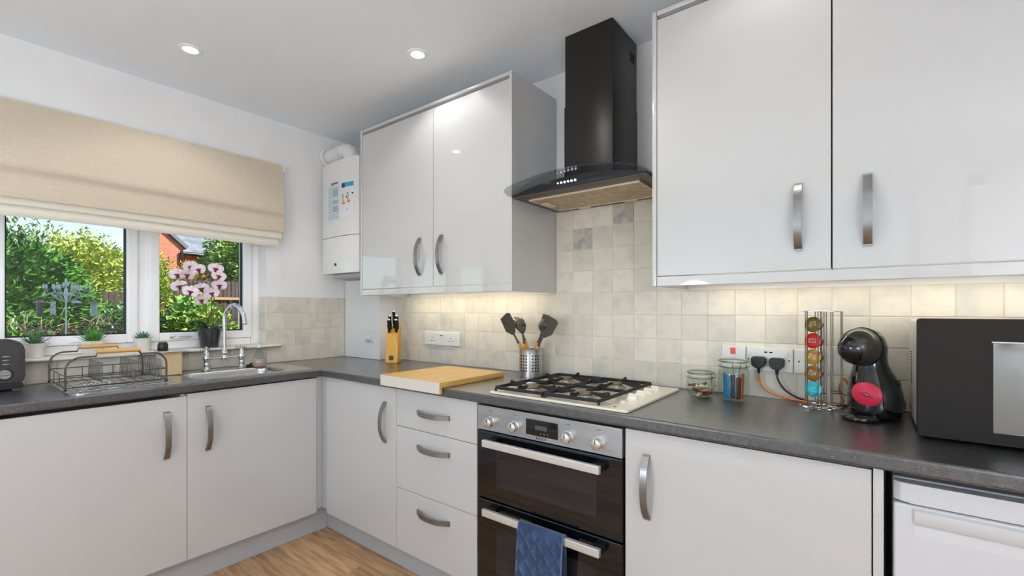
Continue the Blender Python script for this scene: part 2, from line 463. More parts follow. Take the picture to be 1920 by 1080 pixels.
# ------------------------------------------------------------------ window
win = struct(bpy.data.objects.new('window_1', None)); COL.objects.link(win); win.location = (-.13, (WY0 + WY1) / 2, WZ0)
F0, F1 = -.17, -.10
f = MB()
f.box(F0, F1, WY1 - .05, WY1 - .001, 1.003, WZ1, .004); f.box(F0, F1, WY0 + .001, WY0 + .05, 1.003, WZ1, .004)
f.box(F0, F1, WY0 + .0505, WY1 - .0505, 1.003, 1.0445, .004); f.box(F0, F1, WY0 + .0505, WY1 - .0505, WZ1 - .05, WZ1 - .001, .004)
panes = [(-1.1436, -.730), (-1.6936, -1.279), (-2.243, -1.829)]
for a, b in ((-1.236, -1.187), (-1.786, -1.737)): f.box(F0, F1, a, b, 1.045, WZ1 - .0505, .004)
f.build('window_frame', upvc, win)
PZ0, PZ1 = 1.09, 1.99
for a, b in panes:
    q = MB(); w = .044
    q.box(-.16, -.085, a - w, a, PZ0 - w, PZ1 + w, .006); q.box(-.16, -.085, b, b + w, PZ0 - w, PZ1 + w, .006)
    q.box(-.16, -.0855, a - .001, b + .001, PZ0 - w, PZ0, .006); q.box(-.16, -.0855, a - .001, b + .001, PZ1, PZ1 + w, .006)
    sash = q.build('sash', upvc, win)
    g = MB(); 
    for z0, z1 in ((PZ0, PZ0 + .006), (PZ1 - .006, PZ1)): g.box(-.135, -.11, a, b, z0, z1)
    for y0, y1 in ((a, a + .005), (b - .005, b)): g.box(-.135, -.11, y0, y1, PZ0, PZ1)
    g.build('gasket', rubber, sash)
    MB().box(-.128, -.122, a + .001, b - .001, PZ0 + .001, PZ1 - .001).build('pane', winglass, sash)
    for yc in ((a + b) / 2 + .04, (a + b) / 2 - .12):
        h = MB(); h.box(-.085, -.079, yc - .045, yc + .045, 1.058, 1.070, .002); h.tube([(-.079, yc - .03, 1.064), (-.066, yc - .02, 1.064), (-.062, yc + .045, 1.062)], .005)
        h.build('latch', upvc if yc > (a + b) / 2 else chrome, sash)
# glazed doors added unseen behind the camera to let in soft fill light
pd_ = struct(bpy.data.objects.new('fill_doors', None)); COL.objects.link(pd_); pd_.location = (1.72, YR - .1, .02)
q = MB()
for x in (RX_0, RX_0 + .895, RX_0 + 1.79, RX_1 - .065): q.box(x + .001, x + .064, YR - .13, YR - .06, .021, RZ_1 - .001, .004)
q.box(RX_0, RX_1, YR - .13, YR - .06, .021, .09, .004); q.box(RX_0, RX_1, YR - .13, YR - .06, RZ_1 - .07, RZ_1 - .001, .004)
q.build('window_frame', upvc, pd_)
for k in range(3): MB().box(RX_0 + .07 + k * .895, RX_0 + .89 + k * .895 - (.01 if k < 2 else .06), YR - .1, YR - .094, .095, RZ_1 - .075).build('pane', winglass, pd_)
def portal(name, loc, rot, sx, sy):
    L = bpy.data.lights.new(name, 'AREA'); L.shape = 'RECTANGLE'; L.size = sx; L.size_y = sy; L.cycles.is_portal = True
    o = bpy.data.objects.new(name, L); COL.objects.link(o); o.location = loc; o.rotation_euler = rot
portal('window_portal', (-.2, (WY0 + WY1) / 2, 1.5), (0, -PI / 2, 0), 1.1, 1.7)
portal('fill_door_portal', (1.72, YR - .16, 1.08), (PI / 2, 0, 0), 2.75, 2.13)
sl = MB().prism([(-.1, .986), (.026, .986), (.034, .990), (.036, .9945), (.034, 1.0), (.026, 1.003), (-.1, 1.003)], 'y', -2.38, -.565)
sill = sl.build('window_sill', mat('sill_tile', (232, 226, 212), .35), win)

# ------------------------------------------------------------------ roman blind
bl = thing('roman_blind', 'cream linen roman blind drawn half up over the window', 'blind', (.03, -1.45, 1.6))
BY0, BY1 = -2.37, -.566
def blind_sheet(prof, y0, y1, th, m, name, wob=.004, ny=26):
    rows = []
    for j in range(ny + 1):
        yy = y0 + (y1 - y0) * j / ny
        rows.append([(x + wob * math.sin(yy * 5 + z * 9) * (1 if .05 < i < len(prof) else 0), yy, z + (.006 * math.sin(yy * 3.1) if .2 < i / len(prof) < .8 else 0)) for i, (x, z) in enumerate(prof)])
    return MB().sheet(rows, th).build(name, m, bl, 60)
prof = [(.042, 2.083), (.044, 2.05), (.047, 2.0), (.051, 1.94), (.058, 1.88), (.066, 1.84), (.072, 1.815), (.073, 1.80), (.068, 1.787), (.060, 1.778), (.058, 1.76), (.060, 1.72), (.062, 1.69), (.060, 1.676)]
blind_sheet(prof, BY0, BY1, -.0015, linen, 'front_fabric', .003)
blind_sheet([(.052, 1.80), (.050, 1.74), (.052, 1.68), (.054, 1.655), (.050, 1.642), (.044, 1.65), (.042, 1.72)], BY0 + .006, BY1 - .008, -.0015, linen2, 'fold', .0015)
blind_sheet([(.040, 1.76), (.039, 1.68), (.041, 1.62), (.042, 1.606), (.037, 1.597), (.030, 1.606), (.028, 1.70)], BY0 + .010, BY1 - .022, -.0015, linen2, 'hem_fold', .0015)
MB().box(.004, .040, BY0, BY1 + .018, 2.045, 2.083, .002).build('headrail', whitep, bl)
MB().tube([(.02, -.552, 2.05), (.022, -.55, 1.8), (.024, -.553, 1.6), (.022, -.548, 1.5), (.026, -.553, 1.40), (.026, -.565, 1.375)], .0016, 6).build('pull_cord', whitep, bl)

# ------------------------------------------------------------------ ceiling downlights
def downlight(x, y, label, k=1.0, beam=132):
    d = thing('downlight', label, 'downlight', (x, y, CZ), 'recessed ceiling downlights')
    MB().lathe([(.029, -.0045), (.034, -.006), (.045, -.004), (.046, -.0005), (.027, -.0005), (.029, -.0045)], (x, y, CZ), 28).build('trim_ring', upvc, d)
    MB().lathe([(0, -.003), (.0285, -.003), (.0285, -.0008), (0, -.0008)], (x, y, CZ), 24).build('lens', mat('lamp_lens', (255, 255, 255), .5, emit=((255, 250, 242), 14)), d)
    L = bpy.data.lights.new('downlight_lamp', 'SPOT'); L.energy = LAMP_W * 2.2 * k; L.spot_size = math.radians(beam); L.spot_blend = .45; L.shadow_soft_size = .035; L.color = (1, .985, .96)
    lo = bpy.data.objects.new('downlight_lamp', L); COL.objects.link(lo); lo.parent = d; lo.location = (0, 0, -.012)
downlight(.4816, -1.1839, 'glowing recessed downlight above the window blind')
downlight(1.2387, -.5402, 'glowing recessed downlight above the wall cabinet beside the boiler')
for i, (x, y) in enumerate(((1.80, -1.28), (2.6, -.56), (3.55, -1.35), (.55, -2.3), (1.35, -2.4), (3.75, -2.4))):  # lamps past the oven and hood ones are added, unseen fill
    downlight(x, y, 'recessed ceiling downlight outside the picture, ' + ('in front of the oven', 'close to the wall cabinet right of the hood', 'added as fill beyond the microwave', 'added as fill over the far end of the sink run', 'added as fill by the left glazed door', 'added as fill by the panelled door')[i], (2.0, .3, 1, 1, 1, 1)[i], 160 if i == 0 else 132)

# glowing globes added unseen behind the camera to lift ceiling and doors
def add_fill_globe(x, y, label, k):
    t = thing('fill_globe', label, 'fill lamp', (x, y, 1.05), 'fill globes added behind the camera')
    MB().lathe([(0, -.025), (.05, -.025), (.055, -.001), (0, -.001)], (x, y, CZ), 24).build('ceiling_rose', upvc, t)
    MB().tube([(x, y, CZ - .025), (x, y, 1.445)], .003, 6).build('flex', whitep, t)
    MB().ell((x, y, 1.25), (.2, .2, .2), 32, 20).build('fill_sphere', mat('fill_glow_%d' % round(k * 100), (255, 255, 255), .5, emit=((243, 248, 255), GLOBE * k)), t)
add_fill_globe(3.8, -2.6, 'glowing fill globe added right of the camera, outside the picture', .95)
add_fill_globe(1.7, -2.75, 'glowing fill globe added left of the camera, outside the picture', .95)

# ------------------------------------------------------------------ worktop (L-shape with sink cut-out)
EX, DY = .523, -.5935
SX0, SX1, SY0, SY1 = .165, .435, -1.145, -.715
def worktop():
    xs = [.0005, SX0, SX1, EX, 3.5]; ys = [-2.42, SY0, SY1, DY, -.0005]
    bm = bmesh.new(); V = {}
    def v(i, j):
        if (i, j) not in V: V[(i, j)] = bm.verts.new((xs[i], ys[j], WT))
        return V[(i, j)]
    faces = []
    for i in range(4):
        for j in range(4):
            if i == 3 and j != 3: continue
            if i == 1 and j == 1: continue
            faces.append(bm.faces.new([v(i, j), v(i + 1, j), v(i + 1, j + 1), v(i, j + 1)]))
    r = bmesh.ops.extrude_face_region(bm, geom=faces)
    bmesh.ops.translate(bm, verts=[g for g in r['geom'] if isinstance(g, bmesh.types.BMVert)], vec=(0, 0, -.036))
    bmesh.ops.recalc_face_normals(bm, faces=bm.faces)
    es = []
    for e in bm.edges:
        a, b = e.verts
        same_z = abs(a.co.z - b.co.z) < 1e-5
        front = (abs(a.co.x - EX) < 1e-5 and abs(b.co.x - EX) < 1e-5 and max(a.co.y, b.co.y) <= DY + 1e-5) or (abs(a.co.y - DY) < 1e-5 and abs(b.co.y - DY) < 1e-5 and min(a.co.x, b.co.x) >= EX - 1e-5)
        if same_z and front: es.append(e)
    bmesh.ops.bevel(bm, geom=es, offset=.007, segments=4, profile=.5, affect='EDGES')
    mb = MB(); mb.bm.free(); mb.bm = bm
    o = mb.build('worktop', topm, None, 50); harden(o); return o
tag(worktop(), 'dark speckled laminate worktop running in an L under the tiles', 'worktop')

# ------------------------------------------------------------------ base units
BZ0, BZ1 = .1225, .8345
GX, FY = .503, -.5735
def bow_handle(mb, c, length, axis, out, proud=.03):
    """flat bow handle; c centre on door face, axis unit vector along it, out unit normal"""
    c = Vector(c); ax = Vector(axis); ou = Vector(out); side = ax.cross(ou)
    n = 14; th = .0045; w = .0105
    rings = []
    for i in range(n + 1):
        t = -1 + 2 * i / n
        h = proud * (1 - abs(t) ** 2.6) + .004
        hin = max(h - th * (1.2 + 1.4 * abs(t) ** 4), 0.0)
        p = c + ax * (t * length / 2)
        ww = w * (1 - .1 * abs(t))
        rings.append([p + ou * h + side * ww, p + ou * h - side * ww, p + ou * hin - side * ww, p + ou * hin + side * ww])
    mb.loft(rings)
    for sg in (-1, 1):
        p = c + ax * (sg * (length / 2 - .004))
        r2 = [[p + ax * a * .006 + side * b * w * .95 + ou * hh for a, b in ((-1, -1), (1, -1), (1, 1), (-1, 1))] for hh in (0, .006)]
        mb.loft(r2)
    return mb
def front_y(parent, name, x0, x1, z0, z1, y=FY, th=.018, hpos=None, m=None):
    d = MB().box(x0 + .0007, x1 - .0007, y, y + th, z0 + .0007, z1 - .0007, .0016).build(name, m or gloss, parent)
    if hpos:
        c, ax, ln = hpos
        bow_handle(MB(), (c[0], y, c[1]), ln, ax, (0, -1, 0)).build('handle', steel, d)
    return d
def front_x(parent, name, y0, y1, z0, z1, x=GX, th=.018, hpos=None):
    d = MB().box(x - th, x, y0 + .0007, y1 - .0007, z0 + .0007, z1 - .0007, .0016).build(name, gloss, parent)
    if hpos:
        c, ax, ln = hpos
        bow_handle(MB(), (x, c[0], c[1]), ln, ax, (1, 0, 0)).build('handle', steel, d)
    return d
def carcass_y(parent, x0, x1, z0=.14, z1=.845, y0=FY + .0195, y1=-.03):
    q = MB(); t = .016; x0 += .0015; x1 -= .0015
    q.box(x0, x0 + t, y0, y1, z0, z1); q.box(x1 - t, x1, y0, y1, z0, z1); q.box(x0 + t, x1 - t, y0, y1, z0, z0 + t); q.box(x0 + t, x1 - t, y1 - .006, y1, z0 + t, z1)
    return q.build('carcass', carc, parent)
def carcass_x(parent, y0, y1, z0=.14, z1=.845, x0=.03, x1=GX - .0195):
    q = MB(); t = .016; y0 += .0015; y1 -= .0015
    q.box(x0, x1, y0, y0 + t, z0, z1); q.box(x0, x1, y1 - t, y1, z0, z1); q.box(x0, x1, y0 + t, y1 - t, z0, z0 + t); q.box(x0, x0 + .006, y0 + t, y1 - t, z0 + t, z1)
    return q.build('carcass', carc, parent)
Zv = (0, 0, 1)
b = thing('base_cabinet', 'white gloss base cabinet under the sink, next to the corner', 'cabinet', (.27, -.9, 0), 'white base cabinets')
carcass_x(b, -1.2026, -.607); front_x(b, 'door', -1.2026, -.6044, BZ0, .847, hpos=((-1.1224, .682), Zv, .195))
b = thing('base_cabinet', 'white gloss base cabinet below the dish rack at the left edge', 'cabinet', (.27, -1.5, 0), 'white base cabinets')
carcass_x(b, -1.802, -1.2036); front_x(b, 'door', -1.802, -1.2026, BZ0, .838, hpos=((-1.278, .682), Zv, .195))
b = thing('base_cabinet', 'white gloss base cabinet left of the picture beyond the toaster', 'cabinet', (.27, -2.1, 0), 'white base cabinets')
carcass_x(b, -2.402, -1.803); front_x(b, 'door', -2.402, -1.8025, BZ0, .838)
b = thing('base_cabinet', 'white gloss corner base cabinet with its handle beside the drawers', 'cabinet', (.84, -.29, 0), 'white base cabinets')
carcass_y(b, .55, 1.1295); front_y(b, 'door', .543, 1.1309, BZ0, .851, hpos=((1.049, .686), Zv, .19))
b = thing('drawer_unit', 'white gloss unit of three drawers left of the oven', 'drawers', (1.38, -.29, 0))
carcass_y(b, 1.1325, 1.6245)
for z0, z1, hz in ((.6845, .851, .764), (.4035, .6838, .612), (BZ0, .4028, .330)):
    front_y(b, 'drawer', 1.1325, 1.6245, z0, z1, hpos=((1.377, hz), (1, 0, 0), .195))
b = thing('base_cabinet', 'white gloss base cabinet right of the oven with a handle at its left', 'cabinet', (2.53, -.29, 0), 'white base cabinets')
carcass_y(b, 2.236, 2.8335); front_y(b, 'door', 2.2366, 2.8335, BZ0, .8475, hpos=((2.3058, .682), Zv, .19))
MB().box(2.8352, 2.8542, FY - .004, -.03, .0, .8535, .0015).build('end_panel', gloss, b)
cp = MB(); cp.box(.486, .5005, -.603, -.5725, .141, .853, .001); cp.box(.486, .541, -.5715, -.556, .141, .853, .001)
tag(cp.build('corner_post', plinth_m, None, at=(.5, -.57, .14)), 'slim pale grey corner post between the two runs of base cabinets', 'filler post')
tag(MB().box(.44, .455, -2.42, -.5145, .0005, .139, .001).build('plinth', plinth_m, None, at=(.45, -1.4, 0)), 'grey plinth under the sink run of base cabinets', 'plinth', 'grey plinths')
tag(MB().box(.44, 1.629, -.514, -.499, .0005, .139, .001).build('plinth', plinth_m, None, at=(1.0, -.5, 0)), 'grey plinth under the corner cabinet and drawers', 'plinth', 'grey plinths')
tag(MB().box(1.6305, 2.833, -.514, -.499, .0005, .139, .001).build('plinth', plinth_m, None, at=(2.2, -.5, 0)), 'grey plinth under the oven and the cabinet right of it', 'plinth', 'grey plinths')

# ------------------------------------------------------------------ wall units
UZ0, UZ1, UB, UT, UY = 1.2922, 2.2397, 1.326, 2.2099, -.3507
def wall_unit(label, x0, x1, hx, panel):
    u = thing('wall_cabinet', label, 'cabinet', ((x0 + x1) / 2, -.17, UZ0), 'white wall cabinets')
    a, b = x0 + (.0165 if panel == 'L' else .001), x1 - (.0165 if panel == 'R' else .001)
    MB().box(a, b, UY + .02, .0 if not (1.62 < x0 < 2.24) else 0.0, UB + .003, UT + .012, .001).build('carcass', carc, u)
    front_y(u, 'door', a - .0005, b + .0005, UB + .001, UT, UY, hpos=((hx, 1.48), Zv, .19))
    if panel:
        e0, e1 = (x0, x0 + .0155) if panel == 'L' else (x1 - .0155, x1)
        MB().box(e0, e1, UY - .004, 0.0, UZ0, UZ1, .003).build('end_panel', gloss, u)
    return u
wall_unit('white gloss wall cabinet with its door next to the boiler', .5297, 1.1345, 1.0368, 'L')
wall_unit('white gloss wall cabinet left of the cooker hood', 1.1355, 1.6284, 1.1955, 'R')
wall_unit('white gloss wall cabinet right of the cooker hood', 2.2388, 2.7465, 2.6683, 'L')
wall_unit('white gloss wall cabinet above the microwave at the right edge', 2.7475, 3.3484, 2.8258, 'R')
def rails(x0, x1, where, lx, lc):
    o = MB().box(x0, x1, UY - .002, UY + .05, UT + .0135, UZ1, .003).build('cornice_rail', gloss, None, at=((x0 + x1) / 2, UY, UT))
    tag(o, 'white gloss top rail along the wall cabinets ' + where, 'cornice', 'cornice rails')
    o = MB().box(x0, x1, UY - .002, UY + .018, UZ0, UB - .0005, .003).build('light_pelmet', gloss, None, at=((x0 + x1) / 2, UY, UZ0))
    tag(o, 'white gloss bottom pelmet along the wall cabinets ' + where, 'pelmet', 'light pelmets')
    s = thing('under_cabinet_light', 'glowing strip light fixed under the wall cabinets ' + where, 'strip light', (lx, -.1, 1.32), 'under-cabinet strip lights')
    ln = x1 - x0 - .12
    MB().box(lx - ln / 2, lx + ln / 2, -.125, -.085, 1.318, 1.3285, .002).build('housing', whitep, s)
    MB().box(lx - ln / 2 + .01, lx + ln / 2 - .01, -.12, -.09, 1.314, 1.318, .001).build('diffuser', mat('strip_diffuser', (255, 255, 255), .5, emit=((255, 238, 208), 5)), s)
    L = bpy.data.lights.new('strip_lamp', 'AREA'); L.shape = 'RECTANGLE'; L.size = ln - .02; L.size_y = .03; L.energy = STRIP_W * (ln / .95) * (1 if lx < 2 else .6); L.color = lc
    lo = bpy.data.objects.new('strip_lamp', L); COL.objects.link(lo); lo.parent = s; lo.location = (0, -.005, -.0085)
rails(.5460, 1.6125, 'beside the boiler', 1.08, (1, .92, .78))
rails(2.2546, 3.332, 'above the microwave', 2.79, (1, .97, .91))

# ------------------------------------------------------------------ boiler with flue
bo = thing('gas_boiler', 'white wall-hung gas boiler with stickers on its front', 'boiler', (.256, -.17, 1.42))
def bfront(x, base, bulge): return base - bulge * (1 - ((x - .256) / .2) ** 2)
def curved(x0, x1, base, bulge, z0, z1, yb, n=12):
    rings = []
    pts = [(x0 + (x1 - x0) * i / n) for i in range(n + 1)]
    poly = [(x, bfront(x, base, bulge)) for x in pts] + [(x1, yb), (x0, yb)]
    return poly
MB().prism(curved(.062, .450, -.29, .012, 0, 0, -.0), 'z', 1.436, 2.125, .0).build('case', whitep, bo, 30)
MB().prism(curved(.057, .455, -.309, .024, 0, 0, -.285), 'z', 1.664, 2.13, .0).build('front_panel', mat('boiler_white', (228, 228, 226), .28, coat=.3), bo, 30)
MB().prism(curved(.057, .455, -.309, .024, 0, 0, -.285), 'z', 1.436, 1.660, .0).build('control_flap', MATS['boiler_white'], bo, 30)
def sticker(x0, x1, z0, z1, col, name, off=.0006, n=6):
    rows = [[(x0 + (x1 - x0) * i / n, bfront(x0 + (x1 - x0) * i / n, -.309, .024) - off, z) for i in range(n + 1)] for z in (z0, z1)]
    return MB().sheet(rows, .0002), name
def stk(parent, x0, x1, z0, z1, m, name, off=.0006): q, _ = sticker(x0, x1, z0, z1, None, name, off); return q.build(name, m, parent)
s1 = stk(bo, .150, .278, 1.765, 1.980, mat('pale_blue_print', (196, 216, 222), .5), 'instruction_sticker')
pg = mat('print_grey', (164, 182, 190), .6)
for z in (1.965, 1.94, 1.92, 1.90, 1.88, 1.86, 1.84, 1.82, 1.80, 1.785): stk(s1, .158, .19 if z not in (1.965, 1.80, 1.785) else .268, z - .004, z, pg, 'text_line', .001)
for z0, z1 in ((1.91, 1.955), (1.865, 1.888), (1.815, 1.85)): stk(s1, .205, .268, z0, z1, pg, 'text_block', .001)
s2 = stk(bo, .302, .415, 1.775, 1.985, mat('white_print', (226, 228, 236), .5), 'energy_sticker')
stk(s2, .306, .412, 1.955, 1.982, mat('print_blue', (70, 160, 206), .5), 'blue_header', .001)
stk(s2, .307, .336, 1.952, 1.980, mat('print_navy', (24, 62, 120), .5), 'header_square', .0013)
for k, c in enumerate(((60, 130, 70), (110, 160, 70), (206, 196, 80), (222, 160, 90), (206, 96, 70))):
    stk(s2, .310, .322 + k * .004, 1.905 - k * .013, 1.914 - k * .013, mat('print_%d' % k, c, .5), 'rating_arrow', .001)
    stk(s2, .355, .367 + k * .004, 1.912 - k * .013, 1.921 - k * .013, mat('print_%d' % k, c, .5), 'rating_arrow', .001)
for x, z in ((.345, 1.888), (.396, 1.906)): stk(s2, x, x + .013, z, z + .010, black, 'rating_pointer', .001)
stk(s2, .352, .366, 1.815, 1.822, pg, 'small_mark', .001)
lg = thing  # noqa
q = MB()
M1 = Matrix.Translation((0, 0, 0))
q.sheet([[(.186, bfront(.186, -.309, .024) - .001, 1.984), (.204, bfront(.204, -.309, .024) - .001, 1.984)], [(.198, bfront(.198, -.309, .024) - .001, 2.004), (.2, bfront(.2, -.309, .024) - .001, 2.004)]], .0002)
q.build('logo_triangle', black, bo)
for i in range(6): stk(bo, .208 + i * .0105, .2155 + i * .0105, 1.986, 1.998, mat('print_red', (150, 60, 60), .5), 'logo_letter', .001)
MB().cyl((.241, bfront(.241, -.309, .024) - .004, 1.49), .0085, .006, 'y').build('control_knob', black, bo)
MB().cyl((.195, bfront(.195, -.309, .024) - .003, 1.49), .004, .005, 'y').build('indicator', mat('pale_led', (210, 220, 210), .3), bo)
MB().box(.10, .44, -.27, -.02, 1.412, 1.4355, .003).build('valve_tray', mat('tray_grey', (196, 196, 194), .5), bo)
fl = MB()
fy, fz = -.235, 2.222
pth = [(.012, fy, fz), (.20, fy, fz)] + [(.20 + .07 * math.sin(math.radians(a)), fy, fz - .07 + .07 * math.cos(math.radians(a))) for a in (15, 30, 45, 60, 75, 90)] + [(.27, fy, 2.126)]
fl.tube(pth, .048, 20)
flue = fl.build('flue_pipe', whitep, bo)
MB().lathe([(.050, 0), (.066, 0), (.066, .014), (.060, .022), (.050, .022)], (.0005, fy, fz), 24, 'x').build('wall_collar', whitep, flue)
MB().lathe([(.049, 0), (.053, 0), (.053, .05), (.049, .05)], (.13, fy, fz), 24, 'x').build('pipe_joint', whitep, flue)

# ------------------------------------------------------------------ cooker hood
ho = thing('cooker_hood', 'black chimney cooker hood with curved glass canopy above the hob', 'cooker hood', (1.933, -.18, 1.69))
HX0, HX1, HC = 1.640, 2.226, 1.933
HZ = 1.689; HYF = -.368
def harch(x): return 1.7355 - .040 * ((x - HC) / .30) ** 2
n = 18
xs = [HX0 + (HX1 - HX0) * i / n for i in range(n + 1)]
poly = [(HX0, HZ)] + [(x, max(harch(x) - .0055, HZ + .002)) for x in xs] + [(HX1, HZ)]
MB().prism(poly, 'y', HYF, -.001).build('body', mat('black_hood_body', (24, 24, 30), .16, coat=.4), ho, 20)
rows = []
GX0, GX1 = 1.633, 2.233
ng = 30
for j in range(9):
    r = []
    for i in range(ng + 1):
        x = GX0 + (GX1 - GX0) * i / ng
        t = max(0, (abs(x - HC) - (.30 - .055)) / .055)
        yf = -.455 + .06 * (1 - math.sqrt(max(0, 1 - t * t)))
        r.append((x, yf + (-.001 - yf) * j / 8, harch(x)))
    rows.append(r)
MB().sheet(rows, .0055).build('glass_canopy', hoodglass, ho, 40)
un = MB(); un.box(HX0 + .001, HX1 - .001, HYF + .001, -.002, HZ - .006, HZ - .0005, .001)
under = un.build('underside_plate', mat('hood_underside', (84, 74, 66), .4, metal=.3), ho)
fm = mat('filter_mesh', (206, 186, 156), .45, metal=.5, noise=((180, 160, 130), 40, .4, .6), bump=(700, .3))
fp = MB().box(1.69, 2.17, -.305, -.062, HZ - .012, HZ - .006, .002).build('grease_filter', fm, under)
trimc = mat('filter_trim', (226, 214, 192), .4, metal=.4)
q = MB()
for a in ((1.688, 2.172, -.309, -.304), (1.688, 2.172, -.062, -.057)): q.box(a[0], a[1], a[2], a[3], HZ - .014, HZ - .006, .001)
for a in ((1.685, 1.690), (2.170, 2.175)): q.box(a[0], a[1], -.309, -.057, HZ - .014, HZ - .006, .001)
q.build('filter_frame', trimc, under)
MB().box(1.70, 1.735, -.24, -.16, HZ - .017, HZ - .012, .002).box(1.708, 1.727, -.22, -.18, HZ - .019, HZ - .0165, .001).build('filter_latch', trimc, under)
for x in (1.80, 2.02):
    MB().lathe([(0, -.004), (.026, -.004), (.030, 0), (0, 0)], (x, -.030, HZ - .006), 20).build('lamp_cover', mat('frosted_lamp', (226, 220, 204), .4), under)
bt = mat('button_white', (235, 238, 245), .3, emit=((220, 230, 255), 1.4))
for i in range(6):
    x = 1.868 + i * .0155
    MB().cyl((x, HYF - .004, HZ + .020), .0042 if i else .003, .0055, 'y', 12).build('button', bt, ho)
MB().prism(rrect(1.822, 2.042, -.245, -.001, .0025, 2), 'z', harch(HC) - .002 + .004, 2.06).build('chimney_lower', hoodm, ho, 30)
ch = MB().prism(rrect(1.8245, 2.0395, -.2425, -.001, .0025, 2), 'z', 2.05, CZ - .001).build('chimney_upper', hoodm, ho, 30)
for i in range(5):
    MB().box(2.0392, 2.0402, -.075 + i * .010, -.069 + i * .010, CZ - .10, CZ - .06).build('vent_slot', rubber, ch)

# ------------------------------------------------------------------ oven
ov = thing('double_oven', 'built-in stainless and black glass double oven under the hob', 'oven', (1.931, -.3, .14))
O0, O1 = 1.632, 2.2296
MB().box(O0 + .002, O1 - .002, FY + .03, -.04, .142, .848).build('body', mat('oven_body', (70, 70, 72), .5, metal=.6), ov)
pn = MB().box(O0, O1, FY - .006, FY + .029, .751, .8445, .002).build('control_panel', steel2, ov)
for x in (1.70, 1.814, 2.038, 2.150):
    k = MB(); k.lathe([(0, -.026), (.015, -.026), (.0175, -.024), (.0185, -.004), (.021, -.003), (.021, 0), (0, 0)], (x, FY - .006, .7865), 24, 'y')
    kk = k.build('knob', mat('knob_steel', (214, 210, 200), .25, metal=.8), pn)
    MB().box(x - .0012, x + .0012, FY - .0335, FY - .0318, .7875, .801).build('pointer', black, kk)
dp = MB().box(1.866, 1.998, FY - .0085, FY - .006, .769, .8245, .001).build('display', blackg, pn)
MB().box(1.905, 1.955, FY - .0092, FY - .0085, .791, .806).build('clock_window', mat('lcd_grey', (74, 78, 82), .3), dp)
for i in range(3): MB().cyl((1.93 + i * .014, FY - .0095, .779), .003, .0012, 'y', 10).build('display_button', steel, dp)
Rx = Matrix.Rotation(PI / 2, 4, 'X')
MB().text('BOSCH', .0135, Matrix.Translation((1.930, FY - .0064, .7605)) @ Rx).build('logo_lettering', mat('logo_dark', (60, 62, 66), .4), pn, None)
pr = mat('print_dark', (112, 114, 118), .5)
for x in (1.70, 1.814, 2.038, 2.150):
    for a in range(-120, 121, 40):
        t = math.radians(a + 90); MB().box(x + .029 * math.cos(t) - .0012, x + .029 * math.cos(t) + .0012, FY - .0064, FY - .006, .7865 + .029 * math.sin(t) - .0012, .7865 + .029 * math.sin(t) + .0012).build('dial_mark', pr, pn)
    MB().box(x - .008, x + .008, FY - .0064, FY - .006, .8265, .8300).build('dial_symbol', pr, pn)
def oven_door(z0, z1, hz, wz0, wz1):
    d = MB().box(O0, O1, FY - .004, FY + .029, z0, z1, .002).build('oven_door', blue_dark, ov)
    MB().box(1.726, 2.142, FY - .0047, FY - .004, wz0, wz1, .0002, 1).build('door_window', mat('oven_window', (34, 34, 38), .04, coat=.4), d)
    MB().box(O0 + .001, O1 - .001, FY - .0045, FY - .0035, z1 - .004, z1 - .001).build('door_trim', mat('blue_steel_trim', (60, 92, 124), .3, metal=.7), d)
    h = MB(); h.box(1.692, 2.172, FY - .050, FY - .034, hz - .012, hz + .014, .002)
    hd = h.build('handle', mat('satin_alu', (226, 224, 220), .3, metal=.6), d)
    for x in (1.692, 2.136): MB().box(x, x + .036, FY - .034, FY - .004, hz - .010, hz + .012, .002).build('handle_bracket', black, hd)
    return d
oven_door(.4905, .747, .7125, .545, .68); oven_door(.143, .4845, .454, .19, .385)
# quilted towel over the lower handle
tw = MB()
X0, X1 = 1.868, 2.045
yo = FY - .0545
prof = [(FY - .0285, .20 + i * .03) for i in range(9)] + [(FY - .029, .455), (FY - .031, .470), (FY - .036, .4735), (FY - .046, .4735), (FY - .0525, .470), (yo, .458)] + [(yo - .002, .455 - i * .0035) for i in range(1, 86)]
rows = []
nx = 72
for i in range(nx + 1):
    u = i / nx; r = []
    for j, (py, pz) in enumerate(prof):
        s_len = j if j > 14 else 0
        X = X0 + (X1 - X0) * u + (0 if j < 9 else .0) + (.455 - pz) * (-.05) * (1 if j > 12 else 0)
        q_ = 0
        if j >= 13:
            d = (.455 - pz); a_ = (X - X0) / .052 + d / .068; b_ = (X - X0) / .052 - d / .068
            da = abs(a_ - round(a_)); db = abs(b_ - round(b_)); q_ = .0085 * (min(da, db) * 2) ** .6
        r.append((X, py - q_, pz))
    rows.append(r)
towel = tw.sheet(rows, .002).build('quilted_towel', quilt, None, 70, at=(1.95, FY - .05, .46))
tag(towel, 'navy blue quilted towel hanging over the lower oven handle', 'towel')
ed = MB(); ed.tube([(X0 + (.455 - pz) * (-.05) * (1 if j > 12 else 0) - .001, py - .002, pz) for j, (py, pz) in enumerate(prof) if j > 8], .0028, 6)
ed.build('piping', mat('towel_piping', (96, 112, 136), .8), towel)
ed = MB(); ed.tube([(X1 + (.455 - pz) * (-.05) * (1 if j > 12 else 0) + .001, py - .002, pz) for j, (py, pz) in enumerate(prof) if j > 8], .0028, 6)
ed.build('piping', MATS['towel_piping'], towel)

